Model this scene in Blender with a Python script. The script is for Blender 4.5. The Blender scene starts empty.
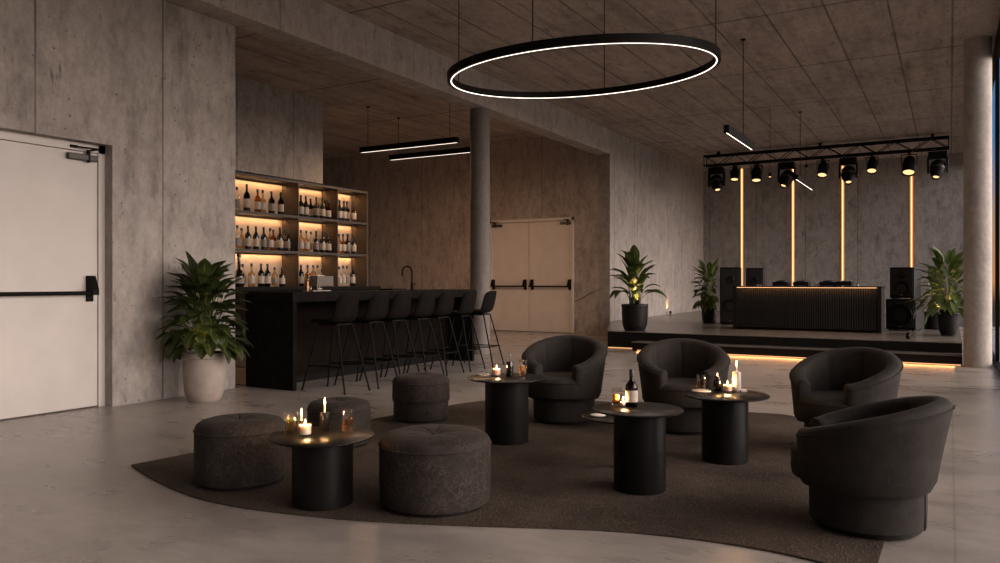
import bpy, bmesh, math, random
from math import sin, cos, pi, radians, sqrt, atan2
from mathutils import Vector, Matrix

C = bpy.context.scene.collection
H, F = 1.25, 779.4            # eye height (m), focal length in pixels of a 1000 wide frame
VH = 281.5
S3 = sqrt(3) / 2
rnd = random.Random(7)

# ------------------------------------------------------------------ survey helpers (photo -> floor plan)
def dxy(u):
    a = (u - 500) / F
    return (-.5 + a * S3, S3 + a * .5)
def G(u, v, z=0.0):
    t = (H - z) * F / (v - VH)
    d = dxy(u); return (d[0] * t, d[1] * t)
def AT(u, t):
    d = dxy(u); return (d[0] * t, d[1] * t)
def YX(u, X):
    d = dxy(u); return X * d[1] / d[0]
def XY(u, Y):
    d = dxy(u); return Y * d[0] / d[1]
def DRUM(ul, ur, vf, z=0.0):
    tf = (H - z) * F / (vf - VH); u = (ul + ur) / 2
    k = (ur - ul) / 2 / F / sqrt(1 + ((u - 500) / F) ** 2)
    tc = tf / (1 - k); return AT(u, tc) + (k * tc,)

# ------------------------------------------------------------------ node materials
MAT = {}
def newmat(name):
    m = bpy.data.materials.new(name); m.use_nodes = True
    nt = m.node_tree; nt.nodes.clear()
    out = nt.nodes.new('ShaderNodeOutputMaterial'); MAT[name] = m
    return m, nt, out
def N(nt, typ, ins=None, **kw):
    n = nt.nodes.new(typ)
    for k, v in kw.items(): setattr(n, k, v)
    for k, v in (ins or {}).items():
        s = n.inputs[k]
        if isinstance(v, bpy.types.NodeSocket): nt.links.new(v, s)
        else: s.default_value = v
    return n
def MATH(nt, op, a, b=None, c=None, clamp=False):
    n = nt.nodes.new('ShaderNodeMath'); n.operation = op; n.use_clamp = clamp
    for i, v in enumerate((a, b, c)):
        if v is None: continue
        if isinstance(v, bpy.types.NodeSocket): nt.links.new(v, n.inputs[i])
        else: n.inputs[i].default_value = v
    return n.outputs[0]
def RAMP(nt, fac, stops, interp='LINEAR'):
    n = nt.nodes.new('ShaderNodeValToRGB'); n.color_ramp.interpolation = interp
    cr = n.color_ramp
    while len(cr.elements) < len(stops): cr.elements.new(.5)
    for e, (p, c) in zip(cr.elements, stops):
        e.position = p
        e.color = (c, c, c, 1) if isinstance(c, (int, float)) else (*c, 1)
    nt.links.new(fac, n.inputs[0]); return n.outputs[0]
def MIX(nt, fac, a, b, mode='MIX'):
    n = nt.nodes.new('ShaderNodeMix'); n.data_type = 'RGBA'; n.blend_type = mode
    for s, v in ((n.inputs[0], fac), (n.inputs[6], a), (n.inputs[7], b)):
        if isinstance(v, bpy.types.NodeSocket): nt.links.new(v, s)
        elif s is n.inputs[0]: s.default_value = v
        else: s.default_value = (*v, 1)
    return n.outputs[2]
def POS(nt): return nt.nodes.new('ShaderNodeNewGeometry').outputs['Position']
def OBJC(nt): return nt.nodes.new('ShaderNodeTexCoord').outputs['Object']
def SCALE(nt, vec, s):
    return N(nt, 'ShaderNodeVectorMath', {0: vec, 1: s}, operation='MULTIPLY').outputs[0]
def NOISE(nt, vec, scale, detail=4, rough=.55):
    return N(nt, 'ShaderNodeTexNoise', {'Vector': vec, 'Scale': scale, 'Detail': detail, 'Roughness': rough}).outputs[0]
def BSDF(nt, out, **ins):
    b = nt.nodes.new('ShaderNodeBsdfPrincipled')
    for k, v in ins.items():
        k = k.replace('_', ' ')
        s = b.inputs[k]
        if isinstance(v, bpy.types.NodeSocket): nt.links.new(v, s)
        elif k in ('Base Color', 'Emission Color', 'Sheen Tint', 'Specular Tint') and len(v) == 3: s.default_value = (*v, 1)
        else: s.default_value = v
    nt.links.new(b.outputs[0], out.inputs[0]); return b
def BUMP(nt, h, strength=.3, dist=.01):
    return N(nt, 'ShaderNodeBump', {'Height': h, 'Strength': strength, 'Distance': dist}).outputs[0]

def seam(nt, comp, off, spacing, width):
    """1 on a thin line every `spacing` metres of coordinate comp."""
    x = MATH(nt, 'DIVIDE', MATH(nt, 'SUBTRACT', comp, off), spacing)
    fr = MATH(nt, 'FRACT', MATH(nt, 'ADD', x, .5))
    d = MATH(nt, 'MULTIPLY', MATH(nt, 'ABSOLUTE', MATH(nt, 'SUBTRACT', fr, .5)), spacing)
    return MATH(nt, 'SUBTRACT', 1.0, MATH(nt, 'DIVIDE', d, width, clamp=True), clamp=True)

def concrete(name, base, seams=(), stretch=(1, 1, .3), rough=.75, contrast=1.0, pits=True):
    m, nt, out = newmat(name)
    p = POS(nt)
    sep = N(nt, 'ShaderNodeSeparateXYZ', {0: p})
    big = NOISE(nt, p, .9, 5, .6)
    streak = NOISE(nt, SCALE(nt, p, stretch), 4.5, 6, .68)
    fine = NOISE(nt, SCALE(nt, p, tuple((1 + s) / 2 for s in stretch)), 22, 4, .7)
    dk = tuple(c * (1 - .55 * contrast) for c in base); lt = tuple(min(1, c * (1 + .32 * contrast)) for c in base)
    blot = NOISE(nt, SCALE(nt, p, tuple((1 + q) / 2 for q in stretch)), 6.5, 7, .75)
    col = RAMP(nt, MATH(nt, 'ADD', MATH(nt, 'MULTIPLY', big, .2), MATH(nt, 'ADD', MATH(nt, 'MULTIPLY', streak, .42), MATH(nt, 'MULTIPLY', blot, .38))), [(.33, dk), (.5, base), (.67, lt)])
    stain = RAMP(nt, streak, [(.56, 0.0), (.75, 1.0)])
    patch = RAMP(nt, NOISE(nt, p, .55, 3, .5), [(.48, 0.0), (.66, 1.0)])
    col = MIX(nt, MATH(nt, 'MULTIPLY', MATH(nt, 'MULTIPLY', stain, patch), .6 * contrast), col, tuple(c * .42 for c in base))
    col = MIX(nt, MATH(nt, 'MULTIPLY', RAMP(nt, fine, [(.4, 0.0), (.66, 1.0)]), .38), col, tuple(c * .5 for c in base))
    hgt = MATH(nt, 'ADD', MATH(nt, 'MULTIPLY', fine, .6), MATH(nt, 'MULTIPLY', streak, .5))
    if pits:
        v = N(nt, 'ShaderNodeTexVoronoi', {'Vector': p, 'Scale': 11.0}, feature='F1')
        pit = MATH(nt, 'LESS_THAN', v.outputs['Distance'], MATH(nt, 'MULTIPLY', MATH(nt, 'SUBTRACT', NOISE(nt, p, 3.1, 2), .26), .34))
        col = MIX(nt, MATH(nt, 'MULTIPLY', pit, .75), col, tuple(c * .25 for c in base))
        hgt = MATH(nt, 'SUBTRACT', hgt, pit)
        ds = RAMP(nt, NOISE(nt, SCALE(nt, p, tuple(max(.14, q * .8) if q < 1 else q for q in stretch)), 15, 3, .6), [(.6, 0.0), (.7, 1.0)])
        ms = RAMP(nt, NOISE(nt, p, 1.7, 3, .6), [(.46, 0.0), (.6, 1.0)])
        col = MIX(nt, MATH(nt, 'MULTIPLY', MATH(nt, 'MULTIPLY', ds, ms), .9), col, tuple(c * .38 for c in base))
    for ax, off, sp, w in seams:
        s = seam(nt, sep.outputs[ax], off, sp, w)
        wob = RAMP(nt, NOISE(nt, p, 1.3, 2), [(.3, .55), (.6, 1.0)])
        col = MIX(nt, MATH(nt, 'MULTIPLY', s, wob), col, tuple(c * .16 for c in base))
        hgt = MATH(nt, 'SUBTRACT', hgt, s)
    BSDF(nt, out, Base_Color=col, Roughness=rough, Normal=BUMP(nt, hgt, .35, .012))
    MAT[name] = m
    return m

CB = (.32, .283, .256)
concrete('concrete_wall_x', CB, [(1, 4.05, 1.335, .014)], contrast=1.2)
concrete('concrete_beam', (.39, .345, .312), [(1, 4.05, 2.67, .012)])
concrete('concrete_end', (.4, .34, .298), [(0, -8.68, 1.81, .014)], contrast=1.3)
concrete('concrete_back', (.36, .332, .31), [(0, -.9, 1.45, .014)], contrast=1.2)
concrete('concrete_plain', CB)
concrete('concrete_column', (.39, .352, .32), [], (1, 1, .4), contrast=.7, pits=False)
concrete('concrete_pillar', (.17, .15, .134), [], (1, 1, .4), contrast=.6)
concrete('concrete_ceiling', (.40, .335, .292), [(0, .03, .72, .022), (1, 10.8, 2.85, .036)], (1, .1, 1), rough=.85, contrast=1.3)

def floor_mat():
    m, nt, out = newmat('polished_concrete')
    p = POS(nt)
    big = NOISE(nt, p, .7, 6, .66)
    ps = N(nt, 'ShaderNodeMapping', {'Vector': p, 'Rotation': (0, 0, radians(-30)), 'Scale': (.8, 1.5, 1)}).outputs[0]
    mid = NOISE(nt, ps, 1.7, 4, .55); fine = NOISE(nt, N(nt, 'ShaderNodeMapping', {'Vector': p, 'Rotation': (0, 0, radians(-30)), 'Scale': (.7, 2.0, 1)}).outputs[0], 6, 5, .65)
    f = MATH(nt, 'ADD', MATH(nt, 'MULTIPLY', big, .55), MATH(nt, 'MULTIPLY', mid, .45))
    col = RAMP(nt, f, [(.33, (.175, .153, .137)), (.5, (.275, .245, .222)), (.66, (.38, .343, .314))])
    col = MIX(nt, MATH(nt, 'MULTIPLY', RAMP(nt, fine, [(.38, 0.0), (.68, 1.0)]), .45), col, (.185, .162, .145))
    sep = N(nt, 'ShaderNodeSeparateXYZ', {0: p})
    s = seam(nt, sep.outputs[0], 0.02, 3.6, .008)
    col = MIX(nt, MATH(nt, 'MULTIPLY', s, .5), col, (.1, .085, .075))
    r = RAMP(nt, mid, [(.3, .25), (.7, .34)])
    BSDF(nt, out, Base_Color=col, Roughness=r, Specular_IOR_Level=.5)
floor_mat()

def simple(name, col, rough=.5, metal=0.0, noise=.0, nscale=30, bump=0.0, spec=.5, sheen=0.0, coat=0.0):
    m, nt, out = newmat(name)
    kw = dict(Roughness=rough, Metallic=metal, Specular_IOR_Level=spec, Sheen_Weight=sheen, Coat_Weight=coat)
    p = OBJC(nt)
    n = NOISE(nt, p, nscale, 4)
    if noise:
        kw['Base_Color'] = RAMP(nt, n, [(.3, tuple(c * (1 - noise) for c in col)), (.7, tuple(c * (1 + noise) for c in col))])
    else: kw['Base_Color'] = col
    if bump: kw['Normal'] = BUMP(nt, n, bump, .004)
    BSDF(nt, out, **kw); return m

simple('door_paint', (.5, .46, .425), .45, noise=.05, nscale=3)
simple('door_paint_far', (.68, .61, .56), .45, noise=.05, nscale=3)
simple('black_metal', (.006, .0055, .005), .45, 0, spec=.06)
simple('black_satin', (.009, .0078, .007), .3, .0, noise=.2, nscale=12, spec=.14)
simple('black_ped', (.006, .0054, .005), .38, noise=.2, nscale=12, spec=.1)
simple('black_wood', (.0095, .0083, .0075), .55, noise=.3, nscale=8, spec=.015)
simple('brown_panel', (.0075, .0052, .004), .45, noise=.25, nscale=6, spec=.02)
simple('black_plastic', (.007, .0065, .0063), .5, noise=.2, nscale=60, bump=.1, spec=.12)
simple('dark_grille', (.006, .006, .006), .8, noise=.3, nscale=160, bump=.4)
simple('steel', (.45, .42, .4), .28, 1.0)
simple('copper', (.5, .28, .15), .3, 1.0)
simple('grey_metal', (.045, .04, .037), .4, .3)
simple('stool_leather', (.0085, .0072, .0064), .5, noise=.25, nscale=25, bump=.15, spec=.03)
simple('pot_clay', (.31, .258, .22), .65, noise=.12, nscale=9, bump=.08)
simple('pot_black', (.008, .0072, .0068), .5, noise=.2, nscale=8, spec=.2)
simple('soil', (.02, .014, .01), .95, noise=.5, nscale=60, bump=.6)
simple('plant_stem', (.05, .075, .02), .6)
simple('shelf_steel', (.085, .068, .055), .4, .5, noise=.12, nscale=5)
simple('shelf_board', (.04, .034, .029), .45, .3, noise=.12, nscale=5)
simple('shelf_back', (.45, .35, .26), .5, noise=.12, nscale=3)
simple('stage_black', (.009, .008, .0075), .45, noise=.3, nscale=6, spec=.2)
simple('wax', (.8, .72, .6), .45)
simple('paper', (.75, .68, .6), .8, noise=.05)
simple('label_paper', (.42, .36, .3), .75, noise=.15, nscale=45)
simple('label_dark', (.2, .17, .15), .6, noise=.3, nscale=45)
simple('bottle_black', (.008, .007, .006), .12, spec=.6)
simple('bottle_cap', (.01, .009, .009), .4)
simple('ceramic_grey', (.42, .37, .33), .4, noise=.1)
simple('ceramic_dull', (.17, .15, .135), .5, noise=.15)
simple('ice', (.75, .72, .68), .2)

def stage_top():
    m, nt, out = newmat('stage_floor'); p = POS(nt)
    n = NOISE(nt, p, 2.2, 6, .65)
    BSDF(nt, out, Base_Color=RAMP(nt, n, [(.3, (.085, .072, .062)), (.7, (.17, .146, .128))]), Roughness=.27)
stage_top()

def fabric(name, base, vein, scale=16, amount=.55):
    m, nt, out = newmat(name); p = OBJC(nt)
    w = N(nt, 'ShaderNodeTexNoise', {'Vector': p, 'Scale': scale * .6, 'Detail': 3})
    pv = N(nt, 'ShaderNodeVectorMath', {0: p, 1: SCALE(nt, w.outputs['Color'], (.09,) * 3)}, operation='ADD').outputs[0]
    v = N(nt, 'ShaderNodeTexVoronoi', {'Vector': pv, 'Scale': scale}, feature='DISTANCE_TO_EDGE')
    line = RAMP(nt, v.outputs['Distance'], [(.0, 1.0), (.07, 0.0)])
    mask = RAMP(nt, NOISE(nt, p, 6, 3), [(.3, .1), (.6, 1.0)])
    n = NOISE(nt, p, 9, 5, .65)
    col = RAMP(nt, n, [(.3, tuple(c * .7 for c in base)), (.7, tuple(c * 1.3 for c in base))])
    col = MIX(nt, MATH(nt, 'MULTIPLY', MATH(nt, 'MULTIPLY', line, mask), amount), col, vein)
    weave = NOISE(nt, p, 240, 2)
    BSDF(nt, out, Base_Color=col, Roughness=.72, Sheen_Weight=.02, Sheen_Roughness=.4, Specular_IOR_Level=.09,
         Normal=BUMP(nt, MATH(nt, 'ADD', MATH(nt, 'MULTIPLY', weave, .5), MATH(nt, 'MULTIPLY', line, .3)), .2, .004))
fabric('chair_fabric', (.0235, .0203, .018), (.042, .034, .028), 14, .25)
fabric('ottoman_fabric', (.0265, .0215, .0185), (.085, .066, .053), 24, .5)

def rug_mat():
    m, nt, out = newmat('rug_weave'); p = POS(nt)
    w = N(nt, 'ShaderNodeTexNoise', {'Vector': p, 'Scale': 9, 'Detail': 2})
    pv = N(nt, 'ShaderNodeVectorMath', {0: p, 1: SCALE(nt, w.outputs['Color'], (.12,) * 3)}, operation='ADD').outputs[0]
    wv = N(nt, 'ShaderNodeTexVoronoi', {'Vector': pv, 'Scale': 27}, feature='DISTANCE_TO_EDGE').outputs['Distance']
    line = RAMP(nt, wv, [(.0, 1.0), (.1, 0.0)])
    big = NOISE(nt, p, 1.4, 5, .65)
    col = RAMP(nt, big, [(.3, (.029, .0225, .018)), (.7, (.079, .061, .0485))])
    col = MIX(nt, MATH(nt, 'MULTIPLY', line, .34), col, (.13, .102, .082))
    fz = NOISE(nt, p, 200, 2)
    BSDF(nt, out, Base_Color=col, Roughness=.9, Sheen_Weight=.0, Specular_IOR_Level=.05,
         Normal=BUMP(nt, MATH(nt, 'ADD', line, fz), .5, .006))
rug_mat()

def emis(name, col, strength):
    m, nt, out = newmat(name)
    e = N(nt, 'ShaderNodeEmission', {'Color': (*col, 1), 'Strength': strength})
    nt.links.new(e.outputs[0], out.inputs[0])
emis('led_white', (1, .86, .74), 3.2)
emis('led_cool', (1, .84, .7), 2.6)
emis('led_warm', (1, .56, .25), 1.5)
emis('led_stage', (1, .55, .25), 2.8)
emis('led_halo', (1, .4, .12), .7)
emis('led_step', (1, .5, .22), 1.3)
emis('led_desk', (1, .5, .22), 2.2)
emis('led_shelf', (1, .7, .4), 3)
emis('lens_warm', (1, .6, .28), 1.6)
emis('flame', (1, .62, .26), 24)
emis('taper_glow', (1, .72, .42), 5)
emis('wax_glow', (1, .75, .5), .9)
emis('uplight_lens', (1, .6, .22), 14)
emis('screen_small', (1, .9, .8), 1.2)

def glass(name, tint=(1, 1, 1), refl=.9, cap=.22):
    m, nt, out = newmat(name)
    fr = N(nt, 'ShaderNodeFresnel', {'IOR': 1.45}).outputs[0]
    t = N(nt, 'ShaderNodeBsdfTransparent', {'Color': (*tint, 1)})
    g = N(nt, 'ShaderNodeBsdfGlossy', {'Color': (refl, refl, refl, 1), 'Roughness': .03})
    fr = MATH(nt, 'MINIMUM', MATH(nt, 'MULTIPLY', fr, .8), cap)
    mx = N(nt, 'ShaderNodeMixShader', {0: fr, 1: t.outputs[0], 2: g.outputs[0]})
    nt.links.new(mx.outputs[0], out.inputs[0])
glass('pane_glass', (.97, .98, .985), cap=.08)
glass('clear_glass', (.95, .93, .91))
glass('frosted_rack', (.62, .58, .55))
glass('glass_amber', (.62, .33, .1))
glass('glass_pale', (.82, .68, .48))
glass('glass_green', (.05, .075, .02))
glass('glass_dark', (.045, .025, .012))
glass('glass_brown', (.13, .055, .02))
glass('drink_amber', (.9, .66, .36))
glass('drink_green', (.68, .55, .16))

def leaf_mat(name, dark, light, rib):
    m, nt, out = newmat(name)
    uv = nt.nodes.new('ShaderNodeUVMap').outputs[0]
    sep = N(nt, 'ShaderNodeSeparateXYZ', {0: uv})
    c = MATH(nt, 'ABSOLUTE', MATH(nt, 'SUBTRACT', sep.outputs[0], .5))
    mid = RAMP(nt, c, [(.0, 1.0), (.06, 0.0)])
    vein = RAMP(nt, MATH(nt, 'FRACT', MATH(nt, 'SUBTRACT', MATH(nt, 'MULTIPLY', sep.outputs[1], 9.0), MATH(nt, 'MULTIPLY', c, 3.0))), [(0, 1.0), (.16, 0.0), (.9, 0.0), (1, 1.0)])
    n = NOISE(nt, POS(nt), 3.5, 2)
    col = RAMP(nt, n, [(.35, dark), (.68, light)])
    col = MIX(nt, MATH(nt, 'MULTIPLY', vein, .35), col, rib)
    col = MIX(nt, MATH(nt, 'MULTIPLY', mid, .8), col, rib)
    b = BSDF(nt, out, Base_Color=col, Roughness=.38, Specular_IOR_Level=.4)
    tr = N(nt, 'ShaderNodeBsdfTranslucent', {'Color': col})
    mx = N(nt, 'ShaderNodeMixShader', {0: .22, 1: b.outputs[0], 2: tr.outputs[0]})
    nt.links.new(mx.outputs[0], out.inputs[0])
leaf_mat('leaf_dark', (.012, .021, .006), (.04, .058, .014), (.19, .215, .055))
leaf_mat('leaf_stage', (.03, .052, .012), (.09, .13, .028), (.17, .2, .05))

# ------------------------------------------------------------------ mesh collector
class MB:
    def __init__(s): s.v = []; s.f = []; s.uv = {}
    def add(s, vs, fs, uvs=None):
        o = len(s.v); s.v += [tuple(v) for v in vs]
        for f in fs: s.f.append(tuple(i + o for i in f))
        if uvs:
            for i, q in enumerate(uvs): s.uv[o + i] = q
        return s
    def box(s, x0, x1, y0, y1, z0, z1):
        return s.add([(x0, y0, z0), (x1, y0, z0), (x1, y1, z0), (x0, y1, z0), (x0, y0, z1), (x1, y0, z1), (x1, y1, z1), (x0, y1, z1)],
                     [(0, 3, 2, 1), (4, 5, 6, 7), (0, 1, 5, 4), (1, 2, 6, 5), (2, 3, 7, 6), (3, 0, 4, 7)])
    def prism(s, pts, z0, z1):
        n = len(pts)
        return s.add([(x, y, z0) for x, y in pts] + [(x, y, z1) for x, y in pts],
                     [tuple(range(n - 1, -1, -1)), tuple(range(n, 2 * n))] + [(i, (i + 1) % n, n + (i + 1) % n, n + i) for i in range(n)])
    def prism_y(s, pts, y0, y1):       # profile in x,z
        n = len(pts)
        return s.add([(x, y0, z) for x, z in pts] + [(x, y1, z) for x, z in pts],
                     [tuple(range(n)), tuple(range(2 * n - 1, n - 1, -1))] + [(n + i, n + (i + 1) % n, (i + 1) % n, i) for i in range(n)])
    def lathe(s, prof, seg=48, c=(0, 0, 0), M=None, rfun=None):
        vs, fs, rings = [], [], []
        for (r, z) in prof:
            if r < 1e-6: rings.append([len(vs)]); vs.append((0, 0, z))
            else:
                rings.append(list(range(len(vs), len(vs) + seg)))
                for k in range(seg):
                    a = 2 * pi * k / seg
                    rr, zz = (r, z) if rfun is None else rfun(r, z, a)
                    vs.append((rr * cos(a), rr * sin(a), zz))
        for A, B in zip(rings, rings[1:]):
            if len(A) == 1 and len(B) == 1: continue
            for k in range(seg):
                k2 = (k + 1) % seg
                if len(A) == 1: fs.append((A[0], B[k2], B[k]))
                elif len(B) == 1: fs.append((A[k], A[k2], B[0]))
                else: fs.append((A[k], A[k2], B[k2], B[k]))
        if M is not None: vs = [tuple(M @ Vector(v)) for v in vs]
        vs = [(x + c[0], y + c[1], z + c[2]) for x, y, z in vs]
        return s.add(vs, fs)
    def tube(s, pts, r, seg=10, closed=False, cap=True):
        pts = [Vector(p) for p in pts]; n = len(pts)
        rs = r if isinstance(r, (list, tuple)) else [r] * n
        vs, fs, up = [], [], None
        for i, p in enumerate(pts):
            if closed: d = pts[(i + 1) % n] - pts[i - 1]
            else: d = pts[min(i + 1, n - 1)] - pts[max(i - 1, 0)]
            d.normalize()
            if up is None: up = Vector((0, 0, 1)) if abs(d.z) < .9 else Vector((1, 0, 0))
            x = d.cross(up)
            if x.length < 1e-5: x = d.cross(Vector((1, .3, 0)))
            x.normalize(); y = x.cross(d); up = y
            for k in range(seg):
                a = 2 * pi * k / seg; vs.append(p + (x * cos(a) + y * sin(a)) * rs[i])
        m = n if closed else n - 1
        for i in range(m):
            j = (i + 1) % n
            for k in range(seg):
                k2 = (k + 1) % seg
                fs.append((i * seg + k, i * seg + k2, j * seg + k2, j * seg + k))
        if cap and not closed:
            fs.append(tuple(range(seg - 1, -1, -1))); fs.append(tuple(range((n - 1) * seg, n * seg)))
        return s.add(vs, fs)
    def build(s, name, mat, parent=None, smooth=True, bevel=0.0, loc=None, auto=35, solid=0.0):
        me = bpy.data.meshes.new(name); me.from_pydata(s.v, [], s.f); me.update()
        if s.uv:
            ul = me.uv_layers.new(name='UVMap')
            for lp in me.loops: ul.data[lp.index].uv = s.uv.get(lp.vertex_index, (.5, .5))
        bm = bmesh.new(); bm.from_mesh(me); bmesh.ops.recalc_face_normals(bm, faces=bm.faces)
        if smooth:
            for f in bm.faces: f.smooth = True
            for e in bm.edges:
                if len(e.link_faces) == 2 and e.calc_face_angle(0) > radians(auto): e.smooth = False
        bm.to_mesh(me); bm.free()
        o = bpy.data.objects.new(name, me); C.objects.link(o)
        me.materials.append(MAT[mat])
        if parent: o.parent = parent
        if loc: o.location = loc
        if solid:
            md = o.modifiers.new('Solidify', 'SOLIDIFY'); md.thickness = solid; md.offset = 0
        if bevel:
            md = o.modifiers.new('Bevel', 'BEVEL'); md.width = bevel; md.segments = 2; md.limit_method = 'ANGLE'; md.angle_limit = radians(40)
        return o
def box(name, mat, x0, x1, y0, y1, z0, z1, parent=None, bevel=0.0):
    return MB().box(x0, x1, y0, y1, z0, z1).build(name, mat, parent, smooth=False, bevel=bevel)
def tag(o, label, cat, group=None, kind=None):
    if label: o['label'] = label
    if cat: o['category'] = cat
    if group: o['group'] = group
    if kind: o['kind'] = kind
    return o
def thing(name, loc, label, cat, group=None, rz=0.0):
    o = bpy.data.objects.new(name, None); C.objects.link(o); o.location = loc; o.rotation_euler = (0, 0, rz)
    o.empty_display_size = .1
    return tag(o, label, cat, group)
def struct(o, label=None, cat=None):
    o['kind'] = 'structure'
    if label: o['label'] = label
    if cat: o['category'] = cat
    return o
def copy_tree(o, parent=None):
    c = o.copy(); C.objects.link(c); c.parent = parent
    for ch in list(o.children): copy_tree(ch, c)
    return c
def light(name, typ, loc, energy, col, parent=None, rot=None, **kw):
    l = bpy.data.lights.new(name, typ); l.energy = energy; l.color = col
    for k, v in kw.items(): setattr(l, k, v)
    o = bpy.data.objects.new(name, l); C.objects.link(o); o.location = loc
    if rot: o.rotation_euler = rot
    if parent: o.parent = parent
    return o

# ------------------------------------------------------------------ the room
ZC, ZS = 4.81, 4.24             # ceiling, underside of the long beam
XW, XB = -7.25, -6.90           # left wall face, beam face
YE, YBK = 17.10, 25.10          # end wall of the bar bay, back wall behind the stage
XF, XG = .58, 3.0               # glass facade lines
struct(box('floor', 'polished_concrete', -16.5, 3.3, -4.3, 25.5, -.2, 0), 'polished grey concrete floor of the lounge', 'floor')
struct(MB().box(-16.5, XF + .06, -4.3, 25.5, ZC, ZC + .25).box(XF + .06, 3.3, -4.3, 10.8, ZC, ZC + .25).build('ceiling', 'concrete_ceiling', smooth=False), 'dark board-marked concrete ceiling with panel joints', 'ceiling')
DY0, DY1, DZ = 3.40, 4.81, 2.61
w = MB().box(XW - .3, XW, -4.3, DY0, 0, ZC).box(XW - .3, XW, DY1, 6.355, 0, ZC).box(XW - .3, XW, DY0, DY1, DZ, ZC)
struct(w.build('wall_left', 'concrete_wall_x', smooth=False), 'bare concrete wall around the single white fire door', 'wall')
struct(box('wall_near', 'concrete_plain', -16.5, 3.3, -4.3, -4.0, 0, ZC), 'concrete wall behind the camera', 'wall')
struct(box('wall_bar_near', 'concrete_end', -16.5, XW - .3, 6.0, 6.35, 0, ZC), 'concrete wall on the near side of the bar bay', 'wall')
struct(box('wall_bar_far_left', 'concrete_plain', -16.5, -16.2, 6.4, YE, 0, ZC), 'concrete wall deep in the bar bay', 'wall')
EX0, EX1, EZ = -10.17, -7.82, 2.80
w = MB().box(-16.5, EX0, YE, YE + .3, 0, ZC).box(EX1, XB - .3, YE, YE + .3, 0, ZC).box(EX0, EX1, YE, YE + .3, EZ, ZC)
struct(w.build('wall_end', 'concrete_end', smooth=False), 'shaded concrete end wall with the white double door', 'wall')
def EW(u, v):
    X = XY(u, YE); t = X * -.5 + YE * S3
    return (X, YE - .001, H + (VH - v) * t / F)
MB().tube([EW(574.5, 302), EW(579, 299.6), EW(584, 297.4), EW(589, 294), EW(595, 291.3), EW(602, 288.2)], [.006, .011, .009, .012, .008, .004], 6).build('crack', 'bottle_cap', bpy.data.objects['wall_end'])
struct(box('wall_stage_left', 'concrete_wall_x', XB - .3, XB, YE, YBK, 0, ZC), 'pale concrete wall left of the stage', 'wall')
struct(box('wall_back', 'concrete_back', XB - .3, XF + .06, YBK, YBK + .3, 0, ZC), 'concrete wall behind the stage with light strips', 'wall')
struct(box('wall_return', 'concrete_plain', XF, 3.3, 10.5, 10.75, 0, ZC), 'short concrete return wall of the glass front', 'wall')
struct(box('beam', 'concrete_beam', XB - .34, XB, -4.0, YE, ZS, ZC), 'long concrete beam running under the ceiling', 'beam')
struct(box('wall_bar_block', 'concrete_wall_x', -11.75, -10.67, 6.4, 11.52, 3.17, ZC), 'concrete bulkhead above the lit bottle shelves', 'wall')
px = -7.08; py = YX(480, px)
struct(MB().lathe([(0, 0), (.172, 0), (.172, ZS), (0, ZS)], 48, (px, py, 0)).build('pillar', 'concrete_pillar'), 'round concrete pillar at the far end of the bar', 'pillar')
struct(MB().lathe([(0, 0), (.18, 0), (.18, ZC), (0, ZC)], 56, (.352, 13.42, 0)).build('column', 'concrete_column'), 'thick round concrete column beside the glass front', 'column')

# left fire door (recessed in the wall)
def panic_bar(root, along, lo, hi, z, wall, out, ends):
    """push bar lying along axis `along` ('x' or 'y'), wall = face coordinate, out = +-1 direction into the room"""
    def P(a, d, zz): return (a, wall + out * d, zz) if along == 'x' else (wall + out * d, a, zz)
    pb = MB().tube([P(lo, .075, z), P(hi, .075, z)], .019, 12).build('panic_bar', 'black_metal', root)
    for e, flip in ends:
        prof = [(0, -.085), (.02, -.085), (.02, -.015), (.115, -.02), (.115, .03), (.055, .17), (0, .17)]
        vs = []
        for s in (-.035, .035):
            for d, dz in prof: vs.append(P(e + s, d, z + dz))
        n = len(prof)
        MB().add(vs, [tuple(range(n)), tuple(range(2 * n - 1, n - 1, -1))] + [(n + i, n + (i + 1) % n, (i + 1) % n, i) for i in range(n)]).build('latch_case', 'black_metal', pb, smooth=False, bevel=.004)
def closer(root, along, a0, a1, z, wall, out, elbow):
    def B(mb, a, b, d0, d1, z0, z1):
        a, b = min(a, b), max(a, b); lo, hi = sorted((wall + out * d0, wall + out * d1))
        return mb.box(a, b, lo, hi, z0, z1) if along == 'x' else mb.box(lo, hi, a, b, z0, z1)
    def P(a, d, zz): return (a, wall + out * d, zz) if along == 'x' else (wall + out * d, a, zz)
    c = B(MB(), a0, a1, 0, .055, z - .03, z + .03).build('door_closer', 'grey_metal', root, smooth=False, bevel=.008)
    m = MB().lathe([(0, -.045), (.018, -.045), (.018, .075), (0, .075)], 16, P(a0 + (a1 - a0) * .68, .04, z))
    e = P(elbow, .12, z + .085)
    m.tube([P(a0 + (a1 - a0) * .68, .04, z + .07), e], .009, 8).tube([e, P(a0 + (a1 - a0) * .2, .02, z + .098)], .009, 8)
    B(m, a0 + (a1 - a0) * .12, a0 + (a1 - a0) * .34, 0, .03, z + .085, z + .11)
    m.build('closer_arm', 'black_metal', c)
XD = XW - .12
d1 = struct(thing('door_1', (0, 0, 0), 'white fire door with black push bar in the left concrete wall', 'door'))
fr = MB().box(XD - .1, XD, DY1 - .07, DY1, 0, DZ).box(XD - .1, XD, DY0, DY0 + .07, 0, DZ).box(XD - .1, XD, DY0, DY1, DZ - .08, DZ).box(XD - .12, XD - .07, DY0, DY1, 0, DZ)
fr.build('door_frame', 'door_paint', d1, smooth=False)
box('door_leaf', 'door_paint', XD - .07, XD - .006, DY0 + .076, DY1 - .078, .012, DZ - .087, d1, bevel=.003)
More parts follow.
